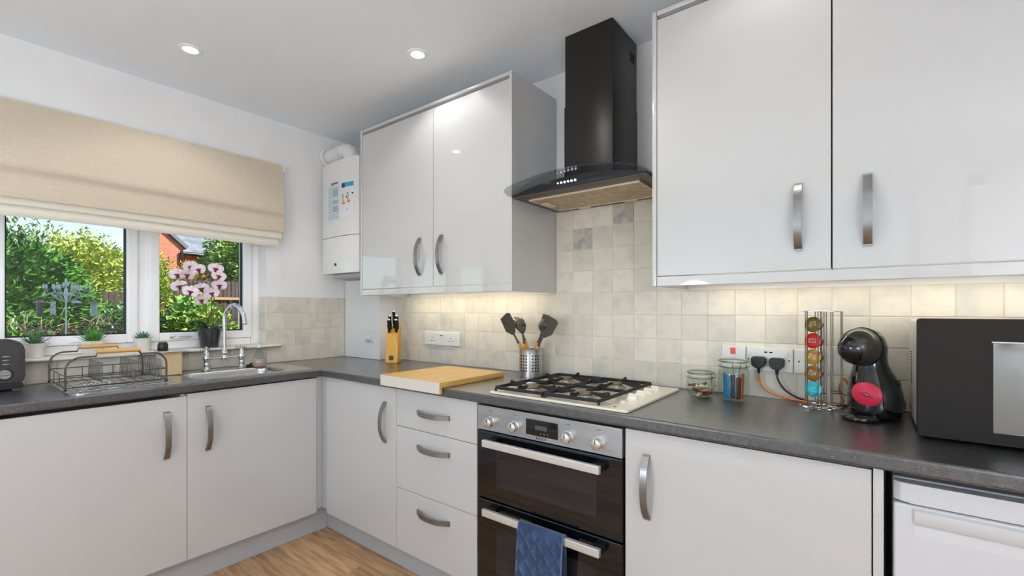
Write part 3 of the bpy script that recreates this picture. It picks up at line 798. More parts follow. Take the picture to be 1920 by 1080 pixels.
# ------------------------------------------------------------------ under-counter appliance (right)
ap = thing('dishwasher', 'white freestanding under-counter appliance at the right edge', 'appliance', (3.17, -.3, 0))
A0, A1 = 2.871, 3.471
MB().box(A0, A1, -.535, -.03, .012, .832, .004).build('cabinet', appl, ap)
tp = [(A0, -.53), (A0, -.555), (A0 + .012, -.567), (A0 + .03, -.570), (A1 - .03, -.570), (A1 - .012, -.567), (A1, -.555), (A1, -.53)]
MB().prism(tp, 'z', .786, .829, .004).build('control_fascia', appl, ap, 30)
dd = MB(); dd.box(A0, A1, -.566, -.536, .10, .7815, .006)
dd2 = dd.build('door', appl, ap)
hh = MB(); hh.prism([(-.574, .772), (-.5655, .776), (-.5655, .738), (-.5745, .748)], 'x', A0 + .035, A1 - .035)
hh.build('grip_lip', appl, dd2)
MB().box(A0 + .035, A1 - .035, -.5668, -.5655, .716, .739).build('grip_recess', mat('grip_shadow_grey', (206, 207, 210), .5), dd2)
MB().box(A0 + .01, A1 - .01, -.50, -.05, .001, .0118).build('foot_rail', rubber, ap)

# ------------------------------------------------------------------ hob
hb = thing('gas_hob', 'cream enamel gas hob with four burners and black pan supports', 'hob', (1.955, -.31, WT))
MB().prism(rrect(1.678, 2.240, -.567, -.055, .012, 4), 'z', WT + .0005, WT + .0095, .003).build('hob_plate', cream, hb, 30)
HT = WT + .0095
burn = [(1.80, -.452, .040), (2.035, -.462, .031), (1.80, -.195, .031), (2.03, -.192, .028)]
for x, y, r in burn:
    bq = MB().lathe([(r * 1.45, 0), (r * 1.42, .004), (r * 1.05, .005), (r * 1.05, .012), (r * .98, .013), (0, .013)], (x, y, HT), 28).build('burner', mat('burner_alloy', (196, 188, 172), .35, metal=.8), hb)
    MB().lathe([(r * .8, .013), (r * .95, .0135), (r, .016), (r * .96, .021), (r * .5, .0225), (0, .0225)], (x, y, HT), 28).build('burner_cap', mat('burner_cap', (120, 106, 88), .45, metal=.5), bq)
def grate(x0, x1, ys):
    g = MB(); z = HT + .013; h = .006; y0, y1 = -.545, -.085
    for a, b_ in (((x0, y0), (x1, y0)), ((x0, y1), (x1, y1)), ((x0, y0), (x0, y1)), ((x1, y0), (x1, y1)), ((x0, -.32), (x1, -.32))):
        if a[0] == b_[0]: g.box(a[0] - .004, a[0] + .004, a[1], b_[1], z - h, z + h, .002)
        else: g.box(a[0], b_[0], a[1] - .004, a[1] + .004, z - h, z + h, .002)
    for cy, ya, yb in ((ys[0], y0, -.32), (ys[1], -.32, y1)):
        cx = (x0 + x1) / 2
        for (ox, oy), (ix, iy) in (((x0, cy), (cx - .030, cy)), ((x1, cy), (cx + .030, cy)), ((cx, ya), (cx, cy - .030)), ((cx, yb), (cx, cy + .030))):
            dx, dy = (ix - ox), (iy - oy); L = math.hypot(dx, dy); dx /= L; dy /= L; nx_, ny_ = -dy * .0028, dx * .0028
            lo = [(0, z - h), (.0, z + .014), (.006, z + .018), (.03, z + .012), (L, z + .012), (L, z + .005), (.022, z - h)]
            A = [(ox + dx * t + nx_, oy + dy * t + ny_, zz) for t, zz in lo]; B = [(ox + dx * t - nx_, oy + dy * t - ny_, zz) for t, zz in lo]
            g.loft([A, B])
    for cx_, cy_ in ((x0, y0), (x1, y0), (x0, y1), (x1, y1)): g.cyl((cx_, cy_, HT), .005, .010, 'z', 8)
    g.build('pan_support', iron, hb)
grate(1.697, 1.910, (-.452, -.195)); grate(1.922, 2.133, (-.462, -.192))
for y in (-.375, -.305, -.235, -.165):
    k = MB(); k.lathe([(.021, 0), (.0205, .003), (.0185, .007), (.0160, .012), (.012, .014), (0, .0145)], (2.178, y, HT), 22)
    k.box(2.178 - .014, 2.178 + .014, y - .0035, y + .0035, HT + .013, HT + .019, .002)
    k.build('control_knob', mat('knob_cream', (240, 234, 218), .3), hb)
MB().cyl((2.178, -.455, HT), .010, .006, 'z', 16, .001).build('ignition_button', MATS['knob_cream'], hb)
MB().cyl((2.185, -.535, HT), .005, .0006, 'z', 12).build('brand_dot', black, hb)

# ------------------------------------------------------------------ sink and tap
sk = thing('sink', 'stainless steel inset sink with drainer below the window', 'sink', (.28, -1.08, WT))
QX0, QX1, QY0, QY1 = .075, .482, -1.575, -.598
s = MB(); z = WT + .003
outer = rrect(QX0, QX1, QY0, QY1, .045, 6); 
inner = rrect(SX0 + .008, SX1 - .008, SY0 + .008, SY1 - .008, .05, 6)
# plate : strips around the basin opening
def plate(mb, zt):
    ri = [(x, y, zt) for x, y in inner]
    mid = rrect(QX0 + .02, QX1 - .012, SY0 - .03, SY1 + .02, .03, 6)
    r2 = [(x, y, zt + .002) for x, y in mid]
    m_ = len(ri)
    vs = ri + r2; fs = [(i, (i + 1) % m_, m_ + (i + 1) % m_, m_ + i) for i in range(m_)]
    mb._add(vs, fs)
plate(s, z)
# remaining plate around: right strip, left drainer
xa, xb = QX0 + .02, QX1 - .012
mid = rrect(xa, xb, SY0 - .03, SY1 + .02, .03, 6); out = rrect(QX0, QX1, QY0, QY1, .045, 6)
vs = [(x, y, z + .002) for x, y in mid] + [(x, y, WT + .0035) for x, y in out] + [(x, y, WT + .0004) for x, y in out]; m_ = len(mid)
s._add(vs, [(i, (i + 1) % m_, m_ + (i + 1) % m_, m_ + i) for i in range(m_)] + [(m_ + i, m_ + (i + 1) % m_, 2 * m_ + (i + 1) % m_, 2 * m_ + i) for i in range(m_)])
s.build('rim', sinkm, sk, 50)
bs = MB(); rings = []
for t, zz in ((0, z), (.004, z - .006), (.010, z - .03), (.016, z - .12), (.03, z - .145), (.07, z - .15)):
    rings.append([(x, y, zz) for x, y in rrect(SX0 + .008 + t, SX1 - .008 - t, SY0 + .008 + t, SY1 - .008 - t, max(.05 - t * .3, .02), 6)])
bs.loft(rings, False); n_ = len(rings[-1]); bs._add(rings[-1], [tuple(range(n_))])
bs.build('basin', sinkm, sk, 50)
for i in range(8):
    xx = .135 + i * .042
    MB().box(xx - .006, xx + .006, -1.54, -1.215, WT + .0045, WT + .0075, .002).build('drainer_rib', sinkm, sk)
MB().lathe([(0, .004), (.024, .004), (.032, .0015), (.032, 0)], (.30, -.93, z - .1495), 24).build('waste', chrome, sk)

tp_ = thing('bridge_tap', 'chrome bridge mixer tap with a tall swan-neck spout', 'tap', (.125, -.915, WT + .005))
def pillar(y):
    x = .125; z0 = WT + .0055
    p = MB(); p.lathe([(0, 0), (.020, 0), (.021, .004), (.013, .010), (.010, .02), (.015, .028), (.011, .036), (.012, .05), (.018, .058), (.0185, .066), (.014, .074), (.011, .08), (.012, .094), (.0075, .100), (.007, .106), (0, .106)], (x, y, z0), 20)
    pl = p.build('valve_pillar', chrome, tp_)
    h = MB(); zt = z0 + .111
    h.ell((x, y, zt), (.009, .009, .007), 12, 8)
    for k in range(4):
        a = math.radians(28 + 90 * k); d = (math.cos(a), math.sin(a))
        h.tube([(x + d[0] * .004, y + d[1] * .004, zt), (x + d[0] * .026, y + d[1] * .026, zt)], [.0038, .0045], 8)
        h.ell((x + d[0] * .029, y + d[1] * .029, zt), (.0065, .0065, .0065), 10, 6)
    h.ell((x, y, zt + .009), (.006, .006, .004), 10, 6)
    h.build('cross_handle', chrome, pl)
pillar(-1.0); pillar(-.83)
MB().tube([(.125, -1.0, .957), (.125, -.955, .957), (.125, -.875, .957), (.125, -.83, .957)], [.008, .0068, .0068, .008], 10).build('bridge', chrome, tp_)
sp = MB(); sp.lathe([(0, -.016), (.012, -.016), (.017, -.006), (.017, .006), (.012, .014), (.016, .022), (.016, .03), (.011, .038), (.010, .048), (0, .048)], (.125, -.915, .957), 18)
R_ = .078
pts = [(.125, -.915, .99), (.125, -.915, 1.1), (.125, -.915, 1.158)] + [(.125 + R_ - R_ * math.cos(math.radians(a)), -.915 + .035 * a / 165, 1.158 + R_ * math.sin(math.radians(a))) for a in range(15, 166, 15)]
e = pts[-1]; pts.append((e[0] + .006, e[1] + .002, e[2] - .03))
sp.tube(pts, [.0095] * 2 + [.010] + [.011] * (len(pts) - 4) + [.0105], 14)
e = pts[-1]; sp.lathe([(0, -.014), (.010, -.014), (.013, -.011), (.013, 0), (.010, .004), (0, .004)], e, 14)
sp.build('spout', chrome, tp_)
MB().tube([(.13, -.912, 1.135), (.152, -.900, 1.142), (.168, -.893, 1.149)], [.004, .003, .001], 8).build('diverter_lever', chrome, tp_)

so = thing('soap_dispenser', 'clear pump bottle with pink soap beside the tap', 'soap bottle', (.165, -.745, WT + .005))
c = (.162, -.752, WT + .0055)
MB().lathe([(0, 0), (.034, 0), (.037, .006), (.036, .035), (.027, .065), (.014, .09), (.011, .095), (.011, .105), (0, .105)], c, 24).build('bottle', jarglass, so)
MB().lathe([(0, .002), (.032, .002), (.0345, .007), (.0345, .036), (.033, .043), (0, .043)], c, 24).build('liquid_soap', mat('pink_soap', (240, 196, 196), .2, alpha=.6), so)
pu = MB(); pu.lathe([(0, .104), (.013, .104), (.013, .116), (.005, .118), (.005, .136), (.009, .137), (.009, .146), (0, .146)], c, 16)
pu.tube([(c[0], c[1], c[2] + .142), (c[0] + .025, c[1] - .01, c[2] + .142), (c[0] + .032, c[1] - .012, c[2] + .136)], .004, 8)
pu.build('pump', mat('clear_white_plastic', (236, 236, 236), .3), so)
pg_ = MB(); pg_.lathe([(0, 0), (.022, 0), (.024, .004), (.022, .009), (.012, .013), (0, .013)], (.128, -.782, WT + .0056), 20)
pg_.lathe([(0, .012), (.005, .012), (.005, .02), (0, .021)], (.128, -.782, WT + .0056), 12)
tag(pg_.build('sink_plug', rubber, None, at=(.128, -.782, WT + .006)), 'small black rubber plug lying at the foot of the tap', 'plug')

# ------------------------------------------------------------------ dish rack on the drainer
rk = thing('dish_rack', 'dark wire dish rack with two wooden carry handles on the drainer', 'dish rack', (.22, -1.41, WT + .008))
RX0, RX1, RY0, RY1 = .045, .402, -1.575, -1.25
ZB = WT + .009
for x, nm in ((RX1, 'front'), (RX0, 'back')):
    zt = 1.026; r = .05
    p = [(x, RY0, ZB), (x, RY0, zt - r)] + arc((RY0 + r, zt - r), r, 180, 90, 8, 'yz', x) + [(x, -1.485, zt), (x, -1.480, zt + .016), (x, -1.41, zt + .018), (x, -1.345, zt + .016), (x, -1.34, zt)] + arc((RY1 - r, zt - r), r, 90, 0, 8, 'yz', x) + [(x, RY1, ZB)]
    MB().tube(p, .0035, 8).build('hoop', darkwire, rk)
    MB().tube([(x, -1.482, zt + .018), (x, -1.342, zt + .018)], .0085, 12).build('wooden_handle', beech, rk)
    for y in (RY0, RY1): MB().lathe([(0, 0), (.0045, 0), (.0045, .007), (0, .007)], (x, y, ZB - .0012), 10).build('foot', rubber, rk)
rb = MB()
for zz in (ZB + .010, .955):
    rb.tube([(RX0, RY0, zz), (RX1, RY0, zz)], .002, 6); rb.tube([(RX0, RY1, zz), (RX1, RY1, zz)], .002, 6)
    rb.tube([(RX0, RY0, zz), (RX0, RY1, zz)], .002, 6); rb.tube([(RX1, RY0, zz), (RX1, RY1, zz)], .002, 6)
for t in (.33, .66):
    for x in (RX0, RX1):
        y = RY0 + (RY1 - RY0) * t; rb.tube([(x, y, ZB + .010), (x, y, .955)], .0018, 6)
    for y in (RY0, RY1):
        x = RX0 + (RX1 - RX0) * t; rb.tube([(x, y, ZB + .010), (x, y, .955)], .0018, 6)
rb.build('basket_rails', darkwire, rk)
for i in range(9):
    y = RY0 + .03 + i * .033; MB().tube([(RX0, y, ZB + .010), (RX1, y, ZB + .010)], .0016, 6).build('base_wire', wire, rk)
for y, (x0, x1) in ((-1.455, (.09, .33)), (-1.345, (.09, .34)), (-1.27, (.06, .39))):
    d = MB(); k = 13
    for i in range(k):
        x = x0 + (x1 - x0) * i / (k - 1); d.tube([(x, y, ZB + .012), (x, y + .003, .992)], .0015, 5)
    d.tube([(x0, y + .003, .992), (x1, y + .003, .992)], .0018, 6); d.tube([(x0, y + .001, .95), (x1, y + .001, .95)], .0016, 6)
    d.build('plate_divider', wire, rk)

# caddy behind the rack
cd = thing('sink_caddy', 'pale wood sink caddy box with a grey tray on top beside the tap', 'caddy', (.14, -1.17, WT + .005))
MB().box(.095, .185, -1.205, -1.125, WT + .0056, 1.006, .003).build('box', mat('pale_birch', (230, 206, 160), .5, noise=((218, 190, 142), 12, .4, .6)), cd)
MB().box(.095, .185, -1.207, -1.2055, WT + .008, 1.003).build('white_side', whitep, cd)
MB().prism(rrect(.07, .20, -1.215, -1.10, .01, 3), 'z', 1.0065, 1.013, .002).build('tray', mat('grey_tray', (196, 198, 196), .25, metal=.3), cd)
MB().lathe([(0, 0), (.019, 0), (.022, .006), (.021, .030), (.016, .042), (0, .044)], (.15, -1.195, 1.0132), 18).build('brush_pot', mat('dark_brown_gloss', (46, 40, 38), .25), cd)

# toaster
to = thing('toaster', 'black rounded toaster with a silver browning knob at the left edge', 'toaster', (.092, -1.8, WT))
MB().prism(rrect(-1.95, -1.657, WT + .014, 1.092, .042, 8), 'x', .04, .148, .012).build('body', mat('toaster_black', (44, 42, 42), .22, coat=.5), to, 40)
MB().prism(rrect(-1.945, -1.662, WT + .006, WT + .030, .006, 3), 'x', .035, .154, .003).build('base', black, to)
fp_ = MB().prism(rrect(-1.94, -1.672, WT + .034, 1.082, .036, 8), 'x', .148, .1515, .001).build('front_plate', mat('toaster_face', (52, 50, 50), .3, coat=.3), to, 40)
MB().lathe([(0, 0), (.024, 0), (.024, .004), (.020, .014), (.018, .017), (0, .017)], (.1515, -1.714, .957), 24, 'x').box(.168, .1745, -1.732, -1.696, .953, .961, .002).build('browning_knob', steel, to)
for z in (1.026, 1.011, .996): MB().ell((.152, -1.709, z), (.003, .012, .0038), 12, 8).build('button', steel, to)
for y in (-1.90, -1.68): MB().box(.05, .15, y - .012, y + .012, WT + .0005, WT + .006, .002).build('foot', steel, to)
MB().box(.075, .115, -1.91, -1.70, 1.0915, 1.0935, .0005).build('slot', rubber, to)
MB().box(.1515, .163, -1.83, -1.80, .96, .975, .003).build('lever', steel, to)

# ------------------------------------------------------------------ plants on the sill
SZ = 1.0035
def blade(mb, base, dirv, length, width, bend, n=6):
    """pointed succulent leaf"""
    d = Vector(dirv).normalized(); up = Vector((0, 0, 1)); side = d.cross(up)
    side = side.normalized() if side.length > 1e-3 else Vector((1, 0, 0)); nrm = side.cross(d)
    rings = []
    p = Vector(base)
    for i in range(n + 1):
        t = i / n; w = width * (1 - t ** 1.8) * (.75 + .5 * t * (1 - t)) + .0003
        rings.append([p + side * w, p + nrm * w * .35, p - side * w, p - nrm * w * .25])
        dd_ = (d * math.cos(bend * t) + up * math.sin(bend * t)).normalized(); p = p + dd_ * (length / n)
    mb.loft(rings)
def pot_plant(kind, label, x, y, r0, r1, h, leafmat, spec, potm, ribs=0):
    t = thing(kind, label, 'plant', (x, y, SZ), 'small potted plants on the window sill')
    if ribs:
        ring = lambda rr, z: [(x + (rr + .0013 * math.cos(a * ribs)) * math.cos(a), y + (rr + .0013 * math.cos(a * ribs)) * math.sin(a), z) for a in (2 * PI * i / 120 for i in range(120))]
        p = MB(); p.loft([ring(r0, SZ), ring(r1, SZ + h), ring(r1 - .004, SZ + h), ring(r1 - .005, SZ + h - .008)])
    else:
        p = MB(); p.lathe([(0, 0), (r0, 0), (r1, h), (r1 - .004, h), (r1 - .005, h - .008), (0, h - .008)], (x, y, SZ), 30)
    p.build('pot', potm, t, 30)
    rng = random.Random(hash(label) % 1000 if False else len(label))
    n, length, width, spread, bend = spec
    for i in range(n):
        a = 2.399 * i; f = (i + .5) / n
        el = 1.35 - f * spread
        m = MB(); d = (math.cos(a) * math.cos(el), math.sin(a) * math.cos(el), math.sin(el))
        blade(m, (x + .006 * math.cos(a), y + .006 * math.sin(a), SZ + h - .008), d, length * rng.uniform(.85, 1.1), width, bend)
        m.build('leaf', leafmat, t, 60)
pot_plant('potted_aloe', 'dark green aloe in a plain white pot beside the toaster', -.03, -1.61, .030, .036, .062, succ2, (14, .075, .008, .95, .25), potw)
pot_plant('potted_succulent', 'bright green spiky succulent in a ribbed white pot behind the dish rack', -.03, -1.417, .036, .042, .063, succ1, (24, .078, .0085, .95, .1), potw, 30)
pot_plant('potted_echeveria', 'low blue-green rosette succulent in a white pot by the window mullion', -.035, -1.23, .032, .036, .066, succ3, (26, .046, .009, 1.15, .3), potw)

oc = thing('potted_orchid', 'white orchid with dark red centres in a black pot on the sill', 'orchid', (-.03, -.932, SZ))
ox, oy = -.03, -.932
pm_ = MB(); pm_.lathe([(0, 0), (.042, 0), (.044, .002), (.058, .095), (.0595, .104), (.056, .104), (.054, .094), (0, .092)], (ox, oy, SZ), 30)
pm_.build('pot', mat('smoked_glass_pot', (44, 48, 52), .12, coat=.6), oc, 30)
zb = SZ + .092
def strap(pts, w):
    rows = []
    for i, p in enumerate(pts):
        t = i / (len(pts) - 1); ww = w * math.sin(PI * min(.06 + t * .94, .985)) ** .6
        a = Vector(pts[max(i - 1, 0)]); b2 = Vector(pts[min(i + 1, len(pts) - 1)]); d = (b2 - a).normalized(); sd = d.cross(Vector((0, 0, 1))).normalized()
        P_ = Vector(p); rows.append([P_ + sd * ww + Vector((0, 0, .004)), P_, P_ - sd * ww + Vector((0, 0, .004))])
    return MB().sheet(rows, .0018)
for pts in ([(ox, oy, zb), (ox + .01, oy - .04, zb + .045), (ox + .015, oy - .085, zb + .055), (ox + .02, oy - .125, zb + .038)],
            [(ox, oy, zb), (ox + .01, oy + .04, zb + .03), (ox + .01, oy + .085, zb + .045), (ox + .015, oy + .135, zb + .062)],
            [(ox, oy, zb), (ox + .03, oy + .03, zb + .02), (ox + .05, oy + .065, zb + .022), (ox + .06, oy + .10, zb + .028)],
            [(ox, oy, zb), (ox - .02, oy - .03, zb + .03), (ox - .02, oy - .06, zb + .03), (ox - .025, oy - .09, zb + .01)]):
    strap(pts, .018).build('leaf', orleaf, oc, 60)
def bez(P, n=18):
    out = []
    for i in range(n + 1):
        t = i / n; a = [Vector(p) for p in P]
        while len(a) > 1: a = [a[k].lerp(a[k + 1], t) for k in range(len(a) - 1)]
        out.append(a[0])
    return out
MB().tube(bez([(ox, oy - .012, zb), (ox, oy - .02, 1.25), (ox, oy - .01, 1.40), (ox + .01, oy - .06, 1.36), (ox + .02, oy - .16, 1.33)]), .0025, 7).build('flower_stem', stemm, oc)
MB().tube(bez([(ox, oy + .012, zb), (ox, oy + .035, 1.30), (ox, oy + .03, 1.52), (ox + .01, oy - .05, 1.50), (ox + .02, oy - .15, 1.38)]), .0025, 7).build('flower_stem', stemm, oc)
MB().tube([(ox + .004, oy + .004, zb), (ox + .004, oy + .012, 1.34)], .0022, 6).build('support_cane', bark, oc)
fr_ = random.Random(5)
fl_pos = [(-.998, 1.425), (-1.052, 1.395), (-.905, 1.395), (-.892, 1.345), (-1.075, 1.335), (-1.035, 1.305), (-.982, 1.325), (-.925, 1.30), (-.978, 1.262), (-1.028, 1.44), (-.918, 1.435), (-1.085, 1.395)]
for fy_, fz_ in fl_pos:
    cx = ox + .02 + fr_.uniform(-.02, .03)
    face = Vector((1, fr_.uniform(-.35, .25), fr_.uniform(-.35, .15))).normalized()
    M = Matrix.Translation((cx, fy_, fz_)) @ face.to_track_quat('Z', 'Y').to_matrix().to_4x4() @ Matrix.Rotation(fr_.uniform(-.3, .3), 4, 'Z')
    m = MB(); m.M = M
    for a, ln, w in ((90, .034, .014), (210, .032, .013), (330, .032, .013), (165, .039, .024), (15, .039, .024)):
        ca, sa = math.cos(math.radians(a)), math.sin(math.radians(a)); rows = []
        for i in range(6):
            t = i / 5; ww = w * math.sin(PI * (.08 + .86 * t)) ** .7; r = ln * t
            rows.append([(ca * r - sa * ww * k, sa * r + ca * ww * k, .003 * (1 - k * k) + .004 * t * t) for k in (-1, -.4, .4, 1)])
        m.sheet(rows, .0006)
    fo = m.build('flower', petal, oc, 60)
    l2 = MB(); l2.M = M; l2.ell((0, -.002, .006), (.0075, .0085, .008), 10, 6); l2.ell((0, -.012, .007), (.006, .007, .004), 8, 6); l2.ell((-.009, .002, .004), (.005, .004, .003), 8, 6); l2.ell((.009, .002, .004), (.005, .004, .003), 8, 6)
    l2.build('lip', lipm, fo)

# ------------------------------------------------------------------ things on the right worktop
kb = thing('knife_block', 'golden bamboo knife block holding black-handled knives in the corner', 'knife block', (.545, -.14, WT))
rot = Matrix.Translation((.548, -.135, WT + .001)) @ Matrix.Rotation(math.radians(38), 4, 'Z')
k = MB(); k.M = rot
k.prism([(-.045, 0), (.055, 0), (.055, .22), (-.02, .172)], 'x', -.036, .036, .002)
# note: prism on x uses (y,z): front is -y
kbb = k.build('block', bamboo2, kb)
q = MB(); q.M = rot; q.box(-.013, .013, -.0455, -.0435, .018, .044); q.build('badge', mat('dark_badge', (66, 44, 22), .4), kb)
def knife_handle(x, y, z, ln):
    h = MB(); h.M = rot @ Matrix.Translation((x, y, z)) @ Matrix.Rotation(math.radians(14), 4, 'X')
    h.tube([(0, 0, -.022), (0, 0, 0), (0, .001, ln * .3), (0, 0, ln * .7), (0, -.001, ln * .92)], [.006, .0075, .009, .0078, .0088], 10, flat=(1.15, .75))
    kn = h.build('knife_handle', black, kb)
    t = MB(); t.M = h.M if False else rot @ Matrix.Translation((x, y, z)) @ Matrix.Rotation(math.radians(14), 4, 'X')
    t.tube([(0, -.001, ln * .92), (0, -.001, ln), (0, -.001, ln * 1.04)], [.009, .009, .005], 10, flat=(1.15, .75)); t.build('end_cap', chrome, kn)
for x, y, z, ln in ((-.022, -.005, .190, .075), (.022, -.005, .190, .075), (-.021, .022, .205, .085), (.022, .022, .205, .085), (0, .036, .218, .10)): knife_handle(x, y, z, ln)

cb = thing('chopping_board', 'bamboo chopping board hooked over the worktop edge left of the hob', 'chopping board', (1.26, -.4, WT))
MB().box(1.068, 1.456, -.612, -.19, WT + .0005, WT + .0245, .002).build('board', bamboo, cb)
MB().box(1.068, 1.456, -.613, -.596, WT - .024, WT + .0003, .002).build('hook_lip', bamboo, cb)
MB().box(1.0678, 1.4562, -.6145, -.6131, WT - .023, WT + .0235, .0005).build('lip_reflection', mat('painted_reflection', (214, 208, 198), .35), cb)  # pale sheet paints the lit reflection on the bamboo lip

ut = thing('utensil_holder', 'perforated steel utensil pot behind the hob', 'utensil pot', (1.542, -.0865, WT))
def perforated():
    n, mrow = 48, 13; r = .058; h = .134; x, y = 1.542, -.0865; bm_ = MB(); z0 = WT + .001
    bm_.lathe([(0, 0), (r, 0), (r, .018)], (x, y, z0), n)
    rows_z = [z0 + .018 + i * .0072 for i in range(mrow)]
    # wall made of small cells; open every second cell in both directions
    for j in range(mrow - 1):
        for i in range(n):
            if j % 2 == 1 and i % 2 == 1 and (i // 2) % 4 != 3: continue
            a0, a1 = 2 * PI * i / n, 2 * PI * (i + 1) / n
            bm_._add([(x + r * math.cos(a0), y + r * math.sin(a0), rows_z[j]), (x + r * math.cos(a1), y + r * math.sin(a1), rows_z[j]), (x + r * math.cos(a1), y + r * math.sin(a1), rows_z[j + 1]), (x + r * math.cos(a0), y + r * math.sin(a0), rows_z[j + 1])], [(0, 1, 2, 3)])
    bm_.lathe([(r, rows_z[-1] - z0), (r, h - .003), (r + .001, h), (r - .0015, h)], (x, y, z0), n)
    return bm_
perforated().build('pot', mat('satin_pot', (196, 196, 196), .3, metal=1), ut)
MB().lathe([(.0545, .003), (.0545, .13)], (1.542, -.0865, WT), 32).build('inner_sleeve', mat('pot_dark', (60, 58, 56), .5, metal=.6), ut)
def utensil(kind, label, foot, top, head):
    t = thing(kind, label, 'utensil', foot, 'kitchen utensils in the steel pot')
    F_, T_ = Vector(foot), Vector(top); d = (T_ - F_)
    a = F_ + d * .0; b_ = F_ + d * .76; 
    MB().tube([a, F_ + d * .3, b_], [.006, .0075, .0085], 10).build('handle', mat('wood_handle', (222, 166, 84), .45, noise=((200, 142, 66), 20, .4, .6, (3, 3, .5))), t)
    MB().tube([b_, b_ + d * .05, T_], [.0085, .005, .0045], 8).build('shaft', silic, t)
    dn = d.normalized(); sd = Vector((1, 0, 0)); sd = (sd - dn * sd.dot(dn)).normalized()
    nr = dn.cross(sd)
    R3 = Matrix((sd, nr, dn)).transposed().to_4x4(); R3.translation = T_
    m = MB(); m.M = R3
    if head == 'spoon' or head == 'ladle':
        dep = .012 if head == 'spoon' else .024; w, l = (.026, .038) if head == 'spoon' else (.032, .034)
        rows = [[(w * rr * math.cos(an), -dep * (1 - rr * rr), l + l * rr * math.sin(an)) for an in (2 * PI * i / 20 for i in range(21))] for rr in (.05, .35, .65, .85, 1)]
        m.sheet(rows, .002)
    elif head == 'turner':
        m.prism([(-.010, -.005), (.010, -.005), (.036, .03), (.038, .095), (.022, .105), (-.03, .10), (-.036, .03)], 'y', -.0015, .0015, .0008)
    elif head == 'slotted':
        for i in range(4): m.box(-.03 + i * .0165, -.0195 + i * .0165, -.0015, .0015, .02, .085, .0007, 1)
        m.prism([(-.008, -.005), (.008, -.005), (.030, .022), (-.030, .022)], 'y', -.0015, .0015); m.box(-.03, .03, -.0015, .0015, .083, .095, .0007, 1)
    elif head == 'fork':
        rows = [[(.026 * rr * math.cos(an), -.012 * (1 - rr * rr), .028 + .03 * rr * math.sin(an)) for an in (2 * PI * i / 16 for i in range(17))] for rr in (.05, .5, .8, 1)]
        m.sheet(rows, .002)
        for i in range(5):
            an = math.radians(15 + i * 37); m.tube([(.024 * math.cos(an), 0, .028 + .026 * math.sin(an)), (.026 * math.cos(an), -.008, .028 + .038 * math.sin(an)), (.025 * math.cos(an), -.018, .028 + .043 * math.sin(an))], [.003, .003, .0022], 6)
    elif head == 'spatula':
        m.prism([(-.008, -.005), (.008, -.005), (.024, .02), (.025, .075), (.018, .085), (-.022, .085), (-.025, .02)], 'y', -.003, .003, .0015)
    elif head == 'whisk':
        for i in range(6):
            an = PI * i / 6; rows = [(.026 * math.sin(PI * t) ** .8 * (1 if True else 1) * math.cos(an) * 1.0, .026 * math.sin(PI * t) ** .8 * math.sin(an), .09 * t) for t in (k_ / 8 for k_ in range(9))]
            m.tube(rows, .0012, 5)
    m.build('head', silic, t)
u0 = (1.542, -.0865)
utensil('slotted_turner', 'grey slotted turner leaning furthest left in the steel pot', (u0[0] + .032, u0[1] - .004, WT + .004), (1.452, -.110, 1.095), 'turner')
utensil('pasta_fork', 'grey toothed pasta fork leaning left in the steel pot', (u0[0] + .030, u0[1] + .016, WT + .004), (1.468, -.068, 1.110), 'fork')
utensil('serving_spoon', 'light grey serving spoon left of centre in the steel pot', (u0[0] + .006, u0[1] - .024, WT + .004), (1.505, -.105, 1.095), 'spoon')
utensil('spatula', 'pale grey flat spatula standing tallest in the steel pot', (u0[0] - .016, u0[1] + .012, WT + .004), (1.585, -.055, 1.105), 'spatula')
utensil('ladle', 'grey ladle leaning right in the steel pot', (u0[0] - .02, u0[1] - .012, WT + .004), (1.612, -.100, 1.105), 'ladle')
utensil('solid_turner', 'broad dark grey turner leaning furthest right in the steel pot', (u0[0] - .036, u0[1] - .012, WT + .004), (1.628, -.110, 1.088), 'turner')

# ------------------------------------------------------------------ sockets and switches
def plate_part(name, label, cat, x0, x1, z0, z1, y=0.0, group='white wall sockets and switches'):
    t = thing(name, label, cat, ((x0 + x1) / 2, y, z0), group)
    MB().box(x0, x1, y - .0095, y - .0005, z0, z1, .0025).build('face_plate', whitep, t)
    return t
def uk_socket(t, cx, cz, y=0.0):
    for dx, dz, w, h in ((0, .012, .004, .009), (-.011, -.006, .009, .004), (.011, -.006, .009, .004)):
        MB().box(cx + dx - w / 2, cx + dx + w / 2, y - .0100, y - .0094, cz + dz - h / 2, cz + dz + h / 2).build('pin_hole', rubber, t)
s1_ = plate_part('double_socket', 'white twin wall socket on the tiles between knife block and utensil pot', 'socket', .690, .985, 1.0, 1.078)
for cx in (.76, .915): uk_socket(s1_, cx, 1.032)
for cx in (.715, .96): MB().cyl((cx, -.0102, 1.04), .003, .0008, 'y', 10).build('screw', steel, s1_)
for cx in (.80, .872): MB().box(cx - .008, cx + .008, -.0125, -.0094, 1.05, 1.068, .001).build('rocker_switch', whitep, s1_)
for i in range(2): MB().box(.826 + i * .016, .836 + i * .016, -.0100, -.0094, 1.055, 1.061).build('usb_port', rubber, s1_)
s2_ = plate_part('fused_spur', 'white fused spur with a red indicator behind the tall jar', 'switch', 2.383, 2.466, .990, 1.077)
MB().box(2.414, 2.432, -.0125, -.0094, 1.045, 1.068, .001).build('red_rocker', mat('red_rocker', (206, 74, 44), .35, emit=((220, 60, 30), .25)), s2_)
s3_ = plate_part('double_socket', 'white twin wall socket with two black plugs in it', 'socket', 2.470, 2.618, .988, 1.073)
